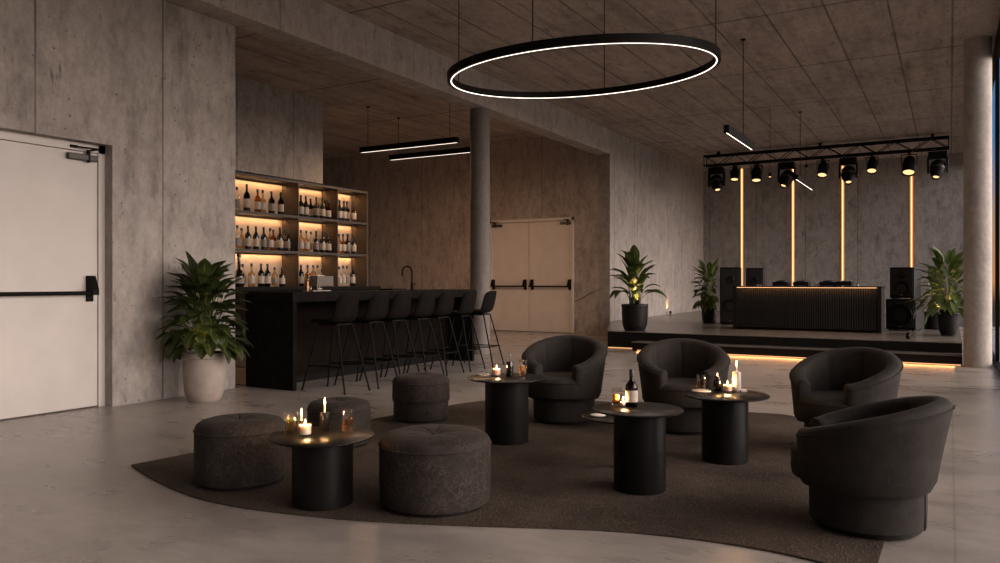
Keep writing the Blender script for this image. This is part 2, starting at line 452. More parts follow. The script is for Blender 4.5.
panic_bar(d1, 'y', DY0 + .1, DY1 - .18, 1.137, XD - .006, 1, [(DY1 - .165, 1), (DY0 + .12, -1)])
closer(d1, 'y', DY1 - .4, DY1 - .1, 2.465, XD - .006, 1, DY1 - .13)

# double door in the end wall
d2 = struct(thing('door_2', (0, 0, 0), 'white double door with two black push bars in the end wall', 'door'))
YD = YE + .02; xm = (EX0 + EX1) / 2 - .06
MB().box(EX0, EX0 + .06, YD - .04, YD + .1, 0, EZ).box(EX1 - .06, EX1, YD - .04, YD + .1, 0, EZ).box(EX0, EX1, YD - .04, YD + .1, EZ - .07, EZ).box(EX0, EX1, YD + .06, YD + .12, 0, EZ).build('door_frame', 'door_paint_far', d2, smooth=False)
for a, b, e in ((EX0 + .066, xm - .006, xm - .1), (xm + .006, EX1 - .066, xm + .1)):
    box('door_leaf', 'door_paint_far', a, b, YD, YD + .06, .012, EZ - .078, d2, bevel=.004)
    panic_bar(d2, 'x', a + .03, b - .03, 1.13, YD, -1, [(e, 1), (a + .06 if e > xm else a + .04, 1)] if e < xm else [(e, 1), (b - .05, 1)])
closer(d2, 'x', EX0 + .36, EX0 + .07, 2.66, YD, -1, EX0 + .1)
closer(d2, 'x', EX1 - .36, EX1 - .07, 2.66, YD, -1, EX1 - .1)

# glass front
def window(n, x, y0, y1, label):
    r = struct(thing('window_%d' % n, (x, (y0 + y1) / 2, 0), label, 'window'))
    h = (y1 - y0) / 2
    MB().box(-.025, .025, -h, -h + .05, 0, ZC).box(-.025, .025, h - .05, h, 0, ZC).box(-.025, .025, -h, h, 0, .07).box(-.025, .025, -h, h, ZC - .3, ZC).build('window_frame', 'black_metal', r, smooth=False)
    box('window_pane', 'pane_glass', .012, .022, -h + .05, h - .05, .07, ZC - .3, r)
ys = [10.75, 13.65, 15.95, 18.3, 20.6, 22.9, 25.1]
for i in range(6): window(i + 1, XF + .025, ys[i], ys[i + 1], 'tall black-framed glass pane of the far glass front')
for i in range(6): window(i + 7, XG + .07, -4.0 + i * 14.5 / 6, -4.0 + (i + 1) * 14.5 / 6, 'tall black-framed glass pane of the near glass front')

# ------------------------------------------------------------------ rug
edge_front = [(131, 466), (150, 479), (172, 490), (200, 500.5), (240, 508.5), (290, 515), (345, 520.5), (400, 524), (460, 526.5), (530, 528.5), (600, 531), (660, 536), (720, 543.5), (770, 552), (815, 562), (850, 572), (873, 580)]
edge_right = [(884, 545)]
pts = [G(*p) for p in edge_front] + [G(884, 545)]
pts += [(-.42, 4.9), (-.62, 5.8), (-.85, 6.7)]
back = [(800, 416), (748, 413.2), (690, 408.5), (620, 403), (560, 400), (520, 399.5), (486, 401), (449, 406), (400, 415), (320, 429), (260, 440.5), (200, 452.5), (165, 459.5)]
pts += [G(*p) for p in back]
def smooth_poly(p, it=2):
    for _ in range(it):
        q = []
        for i in range(len(p)):
            a, b = p[i], p[(i + 1) % len(p)]
            q += [(a[0] * .75 + b[0] * .25, a[1] * .75 + b[1] * .25), (a[0] * .25 + b[0] * .75, a[1] * .25 + b[1] * .75)]
        p = q
    return p
def soft(seg, it=2):
    for _ in range(it):
        q = [seg[0]]
        for a, c in zip(seg, seg[1:]): q += [(a[0] * .75 + c[0] * .25, a[1] * .75 + c[1] * .25), (a[0] * .25 + c[0] * .75, a[1] * .25 + c[1] * .75)]
        seg = q + [seg[-1]]
    return seg
nf = len(edge_front)
outline = soft(pts[:nf]) + soft(pts[nf:] + [pts[0]])[:-1]
rug = MB().prism(outline, .001, .01).build('area_rug', 'rug_weave', smooth=False)
tag(rug, 'large dark brown patterned rug with a curved front edge under the lounge seats', 'rug')
ZR = .0105

# ------------------------------------------------------------------ tub chairs
def sm(x): x = max(0, min(1, x)); return x * x * (3 - 2 * x)
def chair(name, loc, rz, label, hb=.73, ha=.56):
    r = thing(name, loc, label, 'armchair', 'swivel tub chairs on the rug', rz)
    # local: the chair faces -Y ; theta measured from +Y (back)
    A = radians(142); n = 72; ch = 11
    prof_n = 9
    def section(th, grow=1.0, dth=0.0):
        k = abs(th) / A
        back = ((cos(th) - cos(A)) / (1 - cos(A))) ** .9
        zt = ha + (hb - ha) * back
        rb, rt = .35 - .04 * back, .368 + .018 * back
        th_ = .115 - .015 * back
        g = abs(sin(th / A * pi * ch / 2))
        groove = .013 * (1 - min(1, g / .22)) ** 2
        pts = []
        z0 = .215
        # outer wall up
        for q in (0.0, .12, .3, .55, .8, 1.0):
            z = z0 + (zt - .045 - z0) * q
            pts.append((rb + (rt - rb) * q ** 1.15 - (.018 if q == 0 else 0), z))
        c = (rt - th_ / 2, zt - .045)
        for a in (25, 55, 90, 125, 155):
            pts.append((c[0] + th_ / 2 * cos(radians(a)), c[1] + .045 * sin(radians(a))))
        ri, rib = rt - th_, rb - th_ + .012
        for q in (1.0, .75, .45, .2, 0.0):
            z = z0 + (zt - .045 - z0) * q
            pts.append((rib + (ri - rib) * q + groove, z))
        return pts
    def place(rr, th): return (rr * sin(th), rr * cos(th))
    vs, fs = [], []
    ths = [-A + 2 * A * i / n for i in range(n + 1)]
    secs = [(t, section(t), 1.0, 0.0) for t in ths]
    # rounded fronts of the arms
    def endcap(th, sgn):
        outl = []
        for a in (25, 50, 72, 86):
            base = section(th)
            cx = sum(p[0] for p in base) / len(base)
            s = cos(radians(a)); off = .05 * sin(radians(a))
            outl.append((th, [(cx + (p[0] - cx) * (.55 + .45 * s), .34 + (p[1] - .34) * (.95 + .05 * s)) for p in base], s, off * sgn))
        return outl
    allsecs = list(reversed(endcap(-A, -1))) + secs + endcap(A, 1)
    m = len(allsecs[0][1])
    for th, pts, s, off in allsecs:
        tx, ty = cos(th), -sin(th)
        for rr, z in pts:
            x, y = place(rr, th)
            vs.append((x + tx * off, y + ty * off, z))
    K = len(allsecs)
    for i in range(K - 1):
        for j in range(m):
            j2 = (j + 1) % m
            fs.append((i * m + j, i * m + j2, (i + 1) * m + j2, (i + 1) * m + j))
    fs.append(tuple(range(m))); fs.append(tuple(range((K - 1) * m + m - 1, (K - 1) * m - 1, -1)))
    MB().add(vs, fs).build('backrest', 'chair_fabric', r, auto=60)
    # piping along the outer top edge and down the arm fronts
    pp = []
    for th, pts, s, off in allsecs:
        tx, ty = cos(th), -sin(th); rr, z = pts[5]; rr += .003; z += .004
        x, y = place(rr, th); pp.append((x + tx * off, y + ty * off, z))
    MB().tube(pp, .0045, 6).build('piping', 'chair_fabric', r)
    # seat cushion: round, pushed a little forward
    mb = MB()
    prof = [(0, .228), (.29, .228), (.312, .24), (.318, .27), (.318, .36), (.31, .385), (.29, .402), (.24, .412), (.12, .418), (0, .42)]
    def rf(rad, z, a):
        f = max(0, -sin(a)); return rad * (1 + .02 * f), z
    mb.lathe(prof, 64, (0, -.04, 0), None, rf)
    cu = mb.build('seat_cushion', 'chair_fabric', r, auto=50)
    ring = [(.322 * cos(2 * pi * k / 64) * (1 + .02 * max(0, -sin(2 * pi * k / 64))), -.04 + .322 * sin(2 * pi * k / 64) * (1 + .02 * max(0, -sin(2 * pi * k / 64))), .372) for k in range(64)]
    MB().tube(ring, .004, 6, closed=True).build('cushion_piping', 'chair_fabric', cu)
    b = MB().lathe([(0, .022), (.262, .022), (.272, .03), (.274, .12), (.274, .215), (.265, .225), (0, .225)], 64).build('drum_base', 'chair_fabric', r, auto=40)
    MB().tube([(.2755 * cos(q), .2755 * sin(q), z) for q, z in [(pi * .42, .03), (pi * .42, .12), (pi * .42, .22)]], .003, 6).build('base_seam', 'chair_fabric', b)
    MB().lathe([(0, 0), (.245, 0), (.25, .004), (.25, .022), (0, .022)], 48).build('swivel_plate', 'black_plastic', r)
    return r
def face(x, y, phi):
    """rotation so the chair (local -Y forward) faces the camera turned by phi degrees (image-left negative)"""
    a = atan2(-y, -x)                      # towards the camera
    return a + radians(90) + radians(phi)
def cam_chair(u, t, phi, label, hb=.74, ha=.53):
    x, y = AT(u, t); return chair('tub_chair', (x, y, ZR), face(x, y, phi), label, hb, ha)
cam_chair(564, 6.97, -14, 'dark tub chair in front of the double door, behind the table with a black bottle')
cam_chair(683, 6.53, 2, 'dark tub chair facing the camera, nearest to the stage steps')
cam_chair(844, 5.72, -28, 'dark tub chair turned towards the tables, just behind the big side-on chair')
cam_chair(866.5, 3.98, -96, 'big dark tub chair seen side-on at the right edge of the rug', .67, .5)

# ------------------------------------------------------------------ ottomans
def ottoman(ul, ur, vf, hrim, label, two_step=False):
    x, y, R = DRUM(ul, ur, vf, ZR)
    r = thing('ottoman', (x, y, ZR), label, 'ottoman', 'round upholstered ottomans on the rug', rnd.uniform(0, 3))
    hr = hrim
    if two_step:
        MB().lathe([(0, .02), (R * .95, .02), (R * .965, .035), (R * .965, hr * .52), (0, hr * .52)], 72).build('body', 'ottoman_fabric', r, auto=40)
        MB().lathe([(0, hr * .48), (R * .96, hr * .48), (R, hr * .52), (R * 1.01, hr * .62), (R, hr), (R * .985, hr + .004), (0, hr + .004)], 72).build('upper_band', 'ottoman_fabric', r, auto=40)
    else:
        MB().lathe([(0, .02), (R * .965, .02), (R * .985, .035), (R, hr * .4), (R, hr), (R * .985, hr + .004), (0, hr + .004)], 72).build('body', 'ottoman_fabric', r, auto=40)
    prof = []
    K = 12
    for i in range(K + 1):
        q = i / K
        prof.append((R * .99 * cos(q * pi / 2) ** .62 if i < K else 0, hr + .002 + .072 * sin(q * pi / 2) ** 1.0))
    prof = [(R * (1 - (1 - q) * 0) * s, z) for q, (s, z) in zip([1] * 20, [(1.0, hr), (.985, hr + .022), (.95, hr + .038), (.88, hr + .052), (.76, hr + .062), (.6, hr + .068), (.44, hr + .07), (.3, hr + .067), (.18, hr + .06), (.1, hr + .053), (.05, hr + .05), (0, hr + .048)])]
    def rf(rad, z, a):
        k = rad / R
        cre = (1 - min(1, abs(sin(a * 4)) / .3)) ** 2
        dip = .012 * cre * min(1, k / .12) * max(0, 1 - k / .75)
        return rad, z - dip
    MB().lathe(prof, 96, (0, 0, 0), None, rf).build('cushion_top', 'ottoman_fabric', r, auto=80)
    MB().tube([(R * 1.004 * cos(2 * pi * k / 72), R * 1.004 * sin(2 * pi * k / 72), hr + .002) for k in range(72)], .0045, 6, closed=True).build('piping', 'ottoman_fabric', r)
    MB().lathe([(.016, hr + .046), (.016, hr + .052), (.01, hr + .057), (0, hr + .058)], 16).build('centre_button', 'ottoman_fabric', r)
    MB().lathe([(0, 0), (R * .9, 0), (R * .9, .022), (0, .022)], 48).build('plinth', 'black_plastic', r)
    return r
ottoman(194.5, 287, 492.5, .325, 'wide dark round ottoman left of the low round table near the rug tip')
ottoman(379.5, 491, 519.5, .335, 'big dark round ottoman in front, at the front edge of the rug')
ottoman(392.5, 449.5, 424, .335, 'small dark two-tier ottoman in front of the bar stools', True)
ottoman(307.5, 371, 450.5, .27, 'low dark ottoman half hidden behind the table with two drinks glasses')

# ------------------------------------------------------------------ round tables
def table(ul, ur, vf, dl, dr, vc, label):
    x, y, R = DRUM(ul, ur, vf, ZR)
    t = x * -.5 + y * S3
    zt = H - (vc - VH) * t / F
    u = (dl + dr) / 2
    x2, y2 = AT(u, t); RD = (dr - dl) / 2 / F * t / sqrt(1 + ((u - 500) / F) ** 2)
    r = thing('drum_table', (x, y, ZR), label, 'side table', 'round black drum tables on the rug')
    zt -= ZR
    MB().lathe([(0, 0), (R - .004, 0), (R, .004), (R, zt - .014), (0, zt - .014)], 64).build('pedestal', 'black_ped', r, auto=40)
    MB().lathe([(0, zt - .014), (RD - .01, zt - .014), (RD, zt - .008), (RD, zt - .003), (RD - .004, zt), (0, zt)], 80, (x2 - x, y2 - y, 0)).build('table_top', 'black_satin', r, auto=40)
    return (x2, y2, zt + ZR)
T1 = table(292, 353.5, 511.4, 269, 375, 435, 'low round black table with two drinks and candles between the left ottomans')
T2 = table(485, 528.5, 445.5, 468.3, 545.4, 377.2, 'round black table with a black bottle and one votive beside the back tub chair')
T3 = table(613.5, 665.8, 495.7, 592, 683.5, 408.3, 'round black table in the middle holding a labelled dark bottle and one glass')
T4 = table(701.5, 748.3, 465.3, 681.7, 769.3, 394, 'round black table with a tall pale candle holder in front of the right chairs')
# lower small table tucked behind the middle one
sx, sy = AT(622, 5.2)
r = thing('tray_table', (sx, sy, ZR), 'low slim black tray table half hidden behind the middle drum table', 'side table')
MB().lathe([(0, 0), (.055, 0), (.055, .008), (.02, .014), (.02, .333), (0, .333)], 32).build('post', 'black_satin', r)
MB().lathe([(0, .333), (.26, .333), (.267, .338), (.267, .344), (.262, .347), (0, .347)], 64).build('tray_top', 'black_satin', r)
T5 = (sx, sy, ZR + .347)

# ------------------------------------------------------------------ things on the tables
def on(T, u, v):
    x, y = G(u, v, T[2]); return (x, y, T[2] + .0005)
def px2m(p, wpx): return wpx * (p[0] * -.5 + p[1] * S3) / F
def tumbler(p, rad, h, fill, drink, label, extra=None):
    g = thing('drinks_glass', p, label, 'glass', 'drinks glasses on the round tables')
    MB().lathe([(0, 0), (rad * .9, 0), (rad * .94, .003), (rad, h), (rad - .0025, h), (rad * .9 - .002, .012), (0, .012)], 40).build('tumbler', 'clear_glass', g, auto=50)
    rr = lambda z: rad * .9 - .003 + (rad * .1) * z / h
    MB().lathe([(0, .0125), (rr(.0125), .0125), (rr(fill * h), fill * h), (0, fill * h)], 32).build('drink', drink, g, auto=50)
    if extra == 'mint':
        mb = MB()
        for k in range(9):
            leaf(mb, (rad * .4 * cos(k * 2.4), rad * .4 * sin(k * 2.4), fill * h - .002), k * 2.4, .5, rad * .9, rad * .5, .8, seg=4)
        mb.build('mint_garnish', 'leaf_mint', g)
    if extra == 'ice':
        mb = MB()
        mb.box(-rad * .4, rad * .35, -rad * .4, rad * .3, fill * h * .5, fill * h + .006)
        o = mb.build('ice_cube', 'ice', g, smooth=False, bevel=.003); o.rotation_euler = (0, 0, .6)
    return g
def leaf(mb, p0, az, el, L, W, droop, seg=8, fold=.25, tip=1.0, wave=0.0, ok=None):
    d = Vector((cos(az), sin(az), 0)); side = Vector((-sin(az), cos(az), 0)); p = Vector(p0)
    vs, uvs = [], []; e = el
    cs = (-1, -.5, 0, .5, 1)
    for i in range(seg + 1):
        s = i / seg
        w = W / 2 * (sin(pi * min(1, s ** .75 * .97 + .015)) ** .85)
        t = d * cos(e) + Vector((0, 0, 1)) * sin(e); nrm = Vector((0, 0, 1)) * cos(e) - d * sin(e)
        for c in cs:
            q = p + side * (c * w) + nrm * (abs(c) * w * fold + wave * w * sin(s * 14 + c))
            vs.append(q); uvs.append((c * .5 + .5, s))
        p = p + t * (L / seg); e -= droop / seg
    if ok and not all(ok(v) for v in vs): return False
    n = len(cs); fs = []
    for i in range(seg):
        for j in range(n - 1): fs.append((i * n + j, i * n + j + 1, (i + 1) * n + j + 1, (i + 1) * n + j))
    mb.add(vs, fs, uvs); return True
leaf_mat('leaf_mint', (.12, .24, .03), (.25, .4, .06), (.3, .42, .1))

def flame_at(parent, z, h, power, x=0, y=0):
    MB().lathe([(0, 0), (h * .1, h * .12), (h * .125, h * .3), (h * .09, h * .6), (h * .05, h * .85), (0, h)], 14, (x, y, z)).build('flame', 'flame', parent)
    light('candle_light', 'POINT', (x, y, z + h * .5), power * 4.5, (1, .52, .19), parent, shadow_soft_size=.012)
def votive(p, rad, h, label, power=.55):
    g = thing('votive_candle', p, label, 'candle', 'lit votive candles')
    MB().lathe([(0, 0), (rad, 0), (rad * 1.03, .004), (rad * 1.03, h + .006), (rad * .98, h + .006), (rad * .97, .006), (0, .006)], 36).build('glass_cup', 'clear_glass', g, auto=50)
    MB().lathe([(0, .007), (rad * .94, .007), (rad * .94, h - .004), (rad * .8, h - .008), (0, h - .01)], 32).build('wax', 'wax_lit', g, auto=50)
    MB().tube([(0, 0, h - .012), (0, 0, h + .004)], .0012, 6).build('wick', 'black_plastic', g)
    flame_at(g, h, .03, power)
    return g
def wax_lit():
    m, nt, out = newmat('wax_lit')
    BSDF(nt, out, Base_Color=(.85, .74, .6), Roughness=.4, Subsurface_Weight=.6, Subsurface_Radius=(.03, .015, .008), Subsurface_Scale=1.0)
wax_lit()
def taper(p, rad, h, taper_h, mat, label, lit=True, power=.5):
    g = thing('candle_holder', p, label, 'candle holder')
    MB().lathe([(0, 0), (rad * .94, 0), (rad, .003), (rad, h - .003), (rad * .95, h), (.012, h), (.012, h - .015), (0, h - .015)], 40).build('holder', mat, g, auto=40)
    MB().lathe([(0, h - .014), (.0055, h - .014), (.005, h + taper_h - .003), (.002, h + taper_h), (0, h + taper_h)], 14).build('taper', 'wax_lit', g)
    if lit: flame_at(g, h + taper_h, .042, power)
    return g
# table 1
p = on(T1, 291, 434); tumbler(p, .038, .118, .62, 'drink_green', 'clear glass with mint leaves floating in a golden drink', 'mint')
p = on(T1, 305.3, 435); votive(p, .034, .06, 'short white votive on the low left table, between mint drink and dark holder', .7)
p = on(T1, 301.5, 431.5); taper(p, .011, .062, .03, 'black_satin', 'slender lit taper in a tiny stand just behind the front left votive', True, .35)
p = on(T1, 324.8, 430); taper(p, .028, .102, .045, 'black_satin', 'dark metal candle holder with lit taper on the low left table', True, .4)
p = on(T1, 347.8, 432); tumbler(p, .036, .125, .58, 'drink_amber', 'glass of dark amber drink on the right side of the low left table')
# table 2
def coaster(p, rad, label, name='paper_coaster'):
    r = thing(name, p, label, 'coaster', 'paper coasters on tables')
    MB().lathe([(0, 0), (rad, 0), (rad, .003), (rad - .002, .004), (0, .004)], 36).build('card', 'paper', r, auto=40)
    MB().lathe([(rad * .8, .004), (rad * .82, .0046), (rad * .84, .004)], 36).build('printed_ring', 'label_paper', r)
    return r
p = on(T2, 484.5, 374.8); coaster(p, .05, 'white paper coaster beside the votive on the table by the back chair')
p = (p[0], p[1], p[2] + .0045)
r = thing('tealight', p, 'tiny unlit tealight lying on the white coaster', 'candle'); MB().lathe([(0, 0), (.019, 0), (.02, .012), (.017, .012), (.017, .009), (0, .009)], 24).build('tin', 'steel', r); MB().tube([(0, 0, .009), (0, 0, .013)], .001, 6).build('wick', 'black_plastic', r)
p = on(T2, 496.6, 375.8); votive(p, .034, .058, 'white votive in a glass cup beside the black bottle on the back table', .7)
p = on(T2, 509.7, 376); 
r = thing('glass_bottle', p, 'small black bottle with a clear glass stopper on the back table', 'bottle')
MB().lathe([(0, 0), (.026, 0), (.028, .004), (.028, .1), (.024, .112), (.011, .114), (0, .114)], 32).build('bottle_body', 'bottle_black', r, auto=45)
MB().lathe([(.0095, .114), (.0095, .178), (.006, .186), (0, .188)], 20).build('stopper', 'clear_glass', r)
p = on(T2, 523, 375.6); tumbler(p, .034, .125, .62, 'drink_amber', 'glass of amber drink on the table beside the back tub chair', 'ice')
# table 3
p = on(T3, 616.6, 405.6); tumbler(p, .034, .11, .6, 'drink_amber', 'glass of amber drink with ice beside the labelled dark bottle', 'ice')
r = votive((p[0] + .05, p[1] - .022, p[2]), .016, .034, 'tiny lit tealight cup tucked beside the glass on the middle table', .5)
p = on(T3, 631.6, 406.5)
r = thing('wine_bottle', p, 'dark brown bottle with pale label and black cap on the middle table', 'bottle', None, -.9)
MB().lathe([(0, 0), (.034, 0), (.037, .005), (.037, .118), (.034, .132), (.022, .15), (.0135, .162), (.0125, .19), (.0125, .2), (0, .2)], 40).build('bottle_body', 'glass_brown', r, auto=50)
MB().lathe([(.0345, .012), (.0345, .07), (0, .07)], 32).build('wine', 'glass_dark', r)
MB().lathe([(.0375, .03), (.0378, .032), (.0378, .098), (.0375, .1)], 40).build('paper_label', 'label_paper', r)
MB().lathe([(0, .178), (.0145, .178), (.0148, .182), (.0148, .222), (.013, .225), (0, .225)], 24).build('cap', 'bottle_cap', r, auto=40)
# table 4
p = on(T4, 701.5, 390.8); coaster(p, .068, 'white paper coaster under the glass on the right table')
p = (p[0], p[1], p[2] + .0048); tumbler(p, .034, .112, .58, 'drink_amber', 'glass of amber drink standing on a white coaster on the right table')
p = on(T4, 717.4, 390.9)
r = thing('oil_lamp', p, 'small black bottle-shaped oil lamp with a flame on the right table', 'candle')
MB().lathe([(0, 0), (.026, 0), (.028, .004), (.028, .072), (.024, .082), (.018, .085), (.018, .1), (.014, .106), (0, .106)], 32).build('lamp_body', 'bottle_black', r, auto=45)
MB().tube([(.026, .0, .03), (.04, 0, .045), (.04, 0, .065), (.026, 0, .075)], .004, 8).build('handle', 'black_metal', r)
flame_at(r, .107, .02, .2)
p = on(T4, 727.5, 391.7); votive(p, .032, .05, 'short white votive between the oil lamp and tall pale holder', .8)
p = on(T4, 736.5, 391); taper(p, .031, .136, .042, 'ceramic_grey', 'tall pale grey candle holder with a lit taper on the right table', True, .45)
p = on(T4, 743.5, 391.4)
r = thing('matchbox', p, 'little pale matchbox lying beside the tall pale candle holder', 'matchbox', None, .5)
box('sleeve', 'paper', -.022, .022, -.014, .014, 0, .012, r, .001); box('striking_strip', 'label_dark', -.0225, .0225, -.0145, .0145, .003, .009, r)
# tray table
p = on(T5, 598, 415.2); coaster(p, .05, 'white paper coaster on the low tray table')
p = on(T5, 606, 413)
r = thing('ashtray', p, 'small dark ashtray on the low tray table', 'ashtray'); MB().lathe([(0, 0), (.04, 0), (.046, .024), (.041, .024), (.036, .008), (0, .008)], 32).build('dish', 'black_satin', r, auto=50)
for k in range(3):
    a = k * 2.1; MB().box(-.004, .004, -.006, .006, .021, .027).build('rest_notch', 'grey_metal', r).location = (.0435 * cos(a), .0435 * sin(a), 0)

# ------------------------------------------------------------------ bar counter
XBF, XBB, YB0, YB1, ZBT = -6.48, -7.26, 6.51, 10.45, 1.126
b = thing('bar_counter', (XBF, YB0, 0), 'long black bar counter with an overhanging top', 'bar')
L = YB1 - YB0; D = XBB - XBF
MB().box(D, 0, 0, L, ZBT - .115, ZBT).build('counter_top', 'black_wood', b, smooth=False, bevel=.004)
MB().box(D, -.012, .012, .07, 0, ZBT - .115).build('end_panel', 'black_wood', b, smooth=False, bevel=.002)
MB().box(D, -.012, L - .07, L - .012, 0, ZBT - .115).build('end_panel', 'black_wood', b, smooth=False, bevel=.002)
m = MB().box(-.5, -.48, .07, L - .07, .09, ZBT - .115)
for k in range(1, 8): m.box(-.482, -.478, .07 + k * (L - .14) / 8 - .004, .07 + k * (L - .14) / 8 + .004, .09, ZBT - .115)
m.build('front_panel', 'brown_panel', b, smooth=False)
MB().box(-.52, -.5, .07, L - .07, 0, .1).build('kick_plate', 'black_metal', b, smooth=False)
MB().box(D, D + .02, .07, L - .07, .1, .6).build('rear_panel', 'black_wood', b, smooth=False)
# faucet and basin rim
fx = -6.93; fy = YX(412, fx)
r = thing('faucet', (fx, fy, ZBT), 'black gooseneck faucet on the bar counter', 'faucet')
pts = [(0, 0, .02), (0, 0, .26)] + [(-.09 + .09 * cos(a), 0, .26 + .09 * sin(a)) for a in [pi * k / 10 for k in range(11)]] + [(-.18, 0, .2)]
MB().tube(pts, .012, 12).build('spout', 'black_metal', r)
MB().lathe([(0, 0), (.032, 0), (.032, .012), (.022, .016), (.02, .11), (0, .11)], 24).build('base', 'black_metal', r)
MB().tube([(0, .018, .075), (0, .06, .085), (0, .1, .1)], .007, 8).build('lever', 'black_metal', r)
r = thing('bar_sink', (fx - .12, fy - .12, ZBT), 'low black sink rim beside the gooseneck faucet', 'sink')
m = MB().box(-.13, .07, -.3, .02, 0, .012)
MB().box(-.13, -.115, -.34, .02, 0, .02).box(.085, .1, -.34, .02, 0, .02).box(-.13, .1, -.34, -.325, 0, .02).box(-.13, .1, .005, .02, 0, .02).build('rim', 'black_metal', r, smooth=False)
MB().box(-.115, .085, -.325, .005, 0, .004).build('basin', 'grey_metal', r, smooth=False)
# copper beer tap
tx = -7.02; ty = YX(307.5, tx)
r = thing('beer_tap', (tx, ty, ZBT), 'slim copper beer tap on the near end of the bar', 'beer tap')
MB().lathe([(0, 0), (.032, 0), (.032, .008), (.014, .012), (.014, .13), (.018, .134), (.018, .155), (0, .16)], 24).build('tap_column', 'copper', r, auto=40)
MB().tube([(0, 0, .142), (.05, -.03, .142), (.065, -.04, .12)], .007, 8).build('tap_spout', 'steel', r)
MB().tube([(0, 0, .155), (0, 0, .2)], [.006, .011], 10).build('tap_handle', 'black_plastic', r)
MB().tube([(-.05, .03, .142), (0, 0, .142)], .006, 8).build('side_rod', 'copper', r)
# steel drip tray with two shot glasses
tx = -7.0; ty = YX(317, tx)
r = thing('drip_tray', (tx, ty, ZBT), 'flat steel drip tray on the bar counter', 'tray')
MB().box(-.09, .09, -.16, .16, 0, .012).build('tray', 'steel', r, smooth=False, bevel=.003)
m = MB()
for k in range(12): m.box(-.08, .08, -.15 + k * .026, -.138 + k * .026, .012, .015)
m.build('slotted_grid', 'grey_metal', r, smooth=False)
for k, (dx, dy, lab) in enumerate(((-.03, -.09, 'near'), (.02, .0, 'middle'), (-.03, .1, 'far'))):
    r = thing('shot_glass', (tx + dx, ty + dy, ZBT + .0152), 'clear shot glass at the %s end of the steel drip tray' % lab if lab != 'middle' else 'clear shot glass in the middle of the steel drip tray', 'glass', 'shot glasses on the drip tray')
    MB().lathe([(0, 0), (.018, 0), (.022, .05), (.0205, .05), (.017, .008), (0, .008)], 20).build('tumbler', 'clear_glass', r); MB().lathe([(0, .0085), (.0168, .0085), (.018, .022), (0, .022)], 16).build('melted_ice', 'ice', r)

# ------------------------------------------------------------------ bar stools
def make_stool():
    r = thing('bar_stool', (0, 0, 0), 'x', 'bar stool', 'black bar stools along the bar')
    # seat front towards -X, backrest at +X
    prof = [(-.235, .775, .19), (-.225, .79, .2), (-.19, .797, .21), (-.1, .79, .218), (0, .785, .222), (.09, .787, .224), (.15, .803, .224), (.185, .835, .222), (.205, .88, .218), (.222, .94, .212), (.237, 1.0, .203), (.25, 1.06, .192), (.257, 1.1, .182), (.259, 1.112, .17)]
    vs, fs = [], []; nc = 13
    for i, (x, z, w) in enumerate(prof):
        bk = sm((i - 4) / 4)
        for j in range(nc):
            c = -1 + 2 * j / (nc - 1); q = abs(c)
            lift = .045 * max(0, (q - .45) / .55) ** 2
            fwd = -.075 * bk * max(0, (q - .3) / .7) ** 2
            rc = (1 - .06 * max(0, q - .8) / .2)
            up = lift * (1 - bk) * sm((i + 1) / 5)
            drop = -.04 * max(0, (q - .7) / .3) ** 2 if i >= len(prof) - 2 else 0
            vs.append((x + fwd, c * w * rc * .93, z + up + drop))
    for i in range(len(prof) - 1):
        for j in range(nc - 1): fs.append((i * nc + j, i * nc + j + 1, (i + 1) * nc + j + 1, (i + 1) * nc + j))
    o = MB().add(vs, fs).build('seat_shell', 'stool_leather', r, solid=.022, auto=80)
    s = o.modifiers.new('Subsurf', 'SUBSURF'); s.levels = 1; s.render_levels = 1
    MB().box(-.15, .13, -.13, .13, .752, .772).build('under_plate', 'black_metal', r, smooth=False, bevel=.004)
    feet = [(-.33, -.205), (-.33, .205), (.33, -.205), (.33, .205)]; tops = [(-.14, -.12), (-.14, .12), (.14, -.12), (.14, .12)]
    def at(i, z): q = (z - .0) / .76; return tuple(feet[i][k] + (tops[i][k] - feet[i][k]) * q for k in (0, 1)) + (z,)
    for i in range(4):
        lg = MB().tube([at(i, .006), at(i, .76)], .0105, 10).build('leg', 'black_metal', r)
        MB().lathe([(0, 0), (.013, 0), (.013, .012), (0, .012)], 12, at(i, 0)).build('foot_cap', 'black_plastic', lg)
    m = MB()
    for i, j in ((0, 1), (1, 3), (3, 2), (2, 0)): m.tube([at(i, .29), at(j, .29)], .0085, 8)
    m.build('footrest', 'black_metal', r)
    return r
st = make_stool()
LAB = ['bar stool closest to the plant in the clay pot, first of the row', 'second bar stool along the bar from the clay pot plant', 'third bar stool from the clay pot plant, behind the small ottoman', 'middle bar stool of the seven in front of the bar', 'third bar stool counted back from the round concrete pillar', 'second-last bar stool, just before the end of the bar', 'last bar stool, standing in front of the round pillar beyond the counter']
for i, y in enumerate([6.8, 7.33, 7.81, 8.30, 8.80, 9.33, 9.92]):
    o = st if i == 0 else copy_tree(st)
    o.location = (-6.1 + .02 * (i % 2), y, 0); o.rotation_euler = (0, 0, [-.03, .02, -.02, .02, .0, .03, .12][i]); o['label'] = LAB[i]

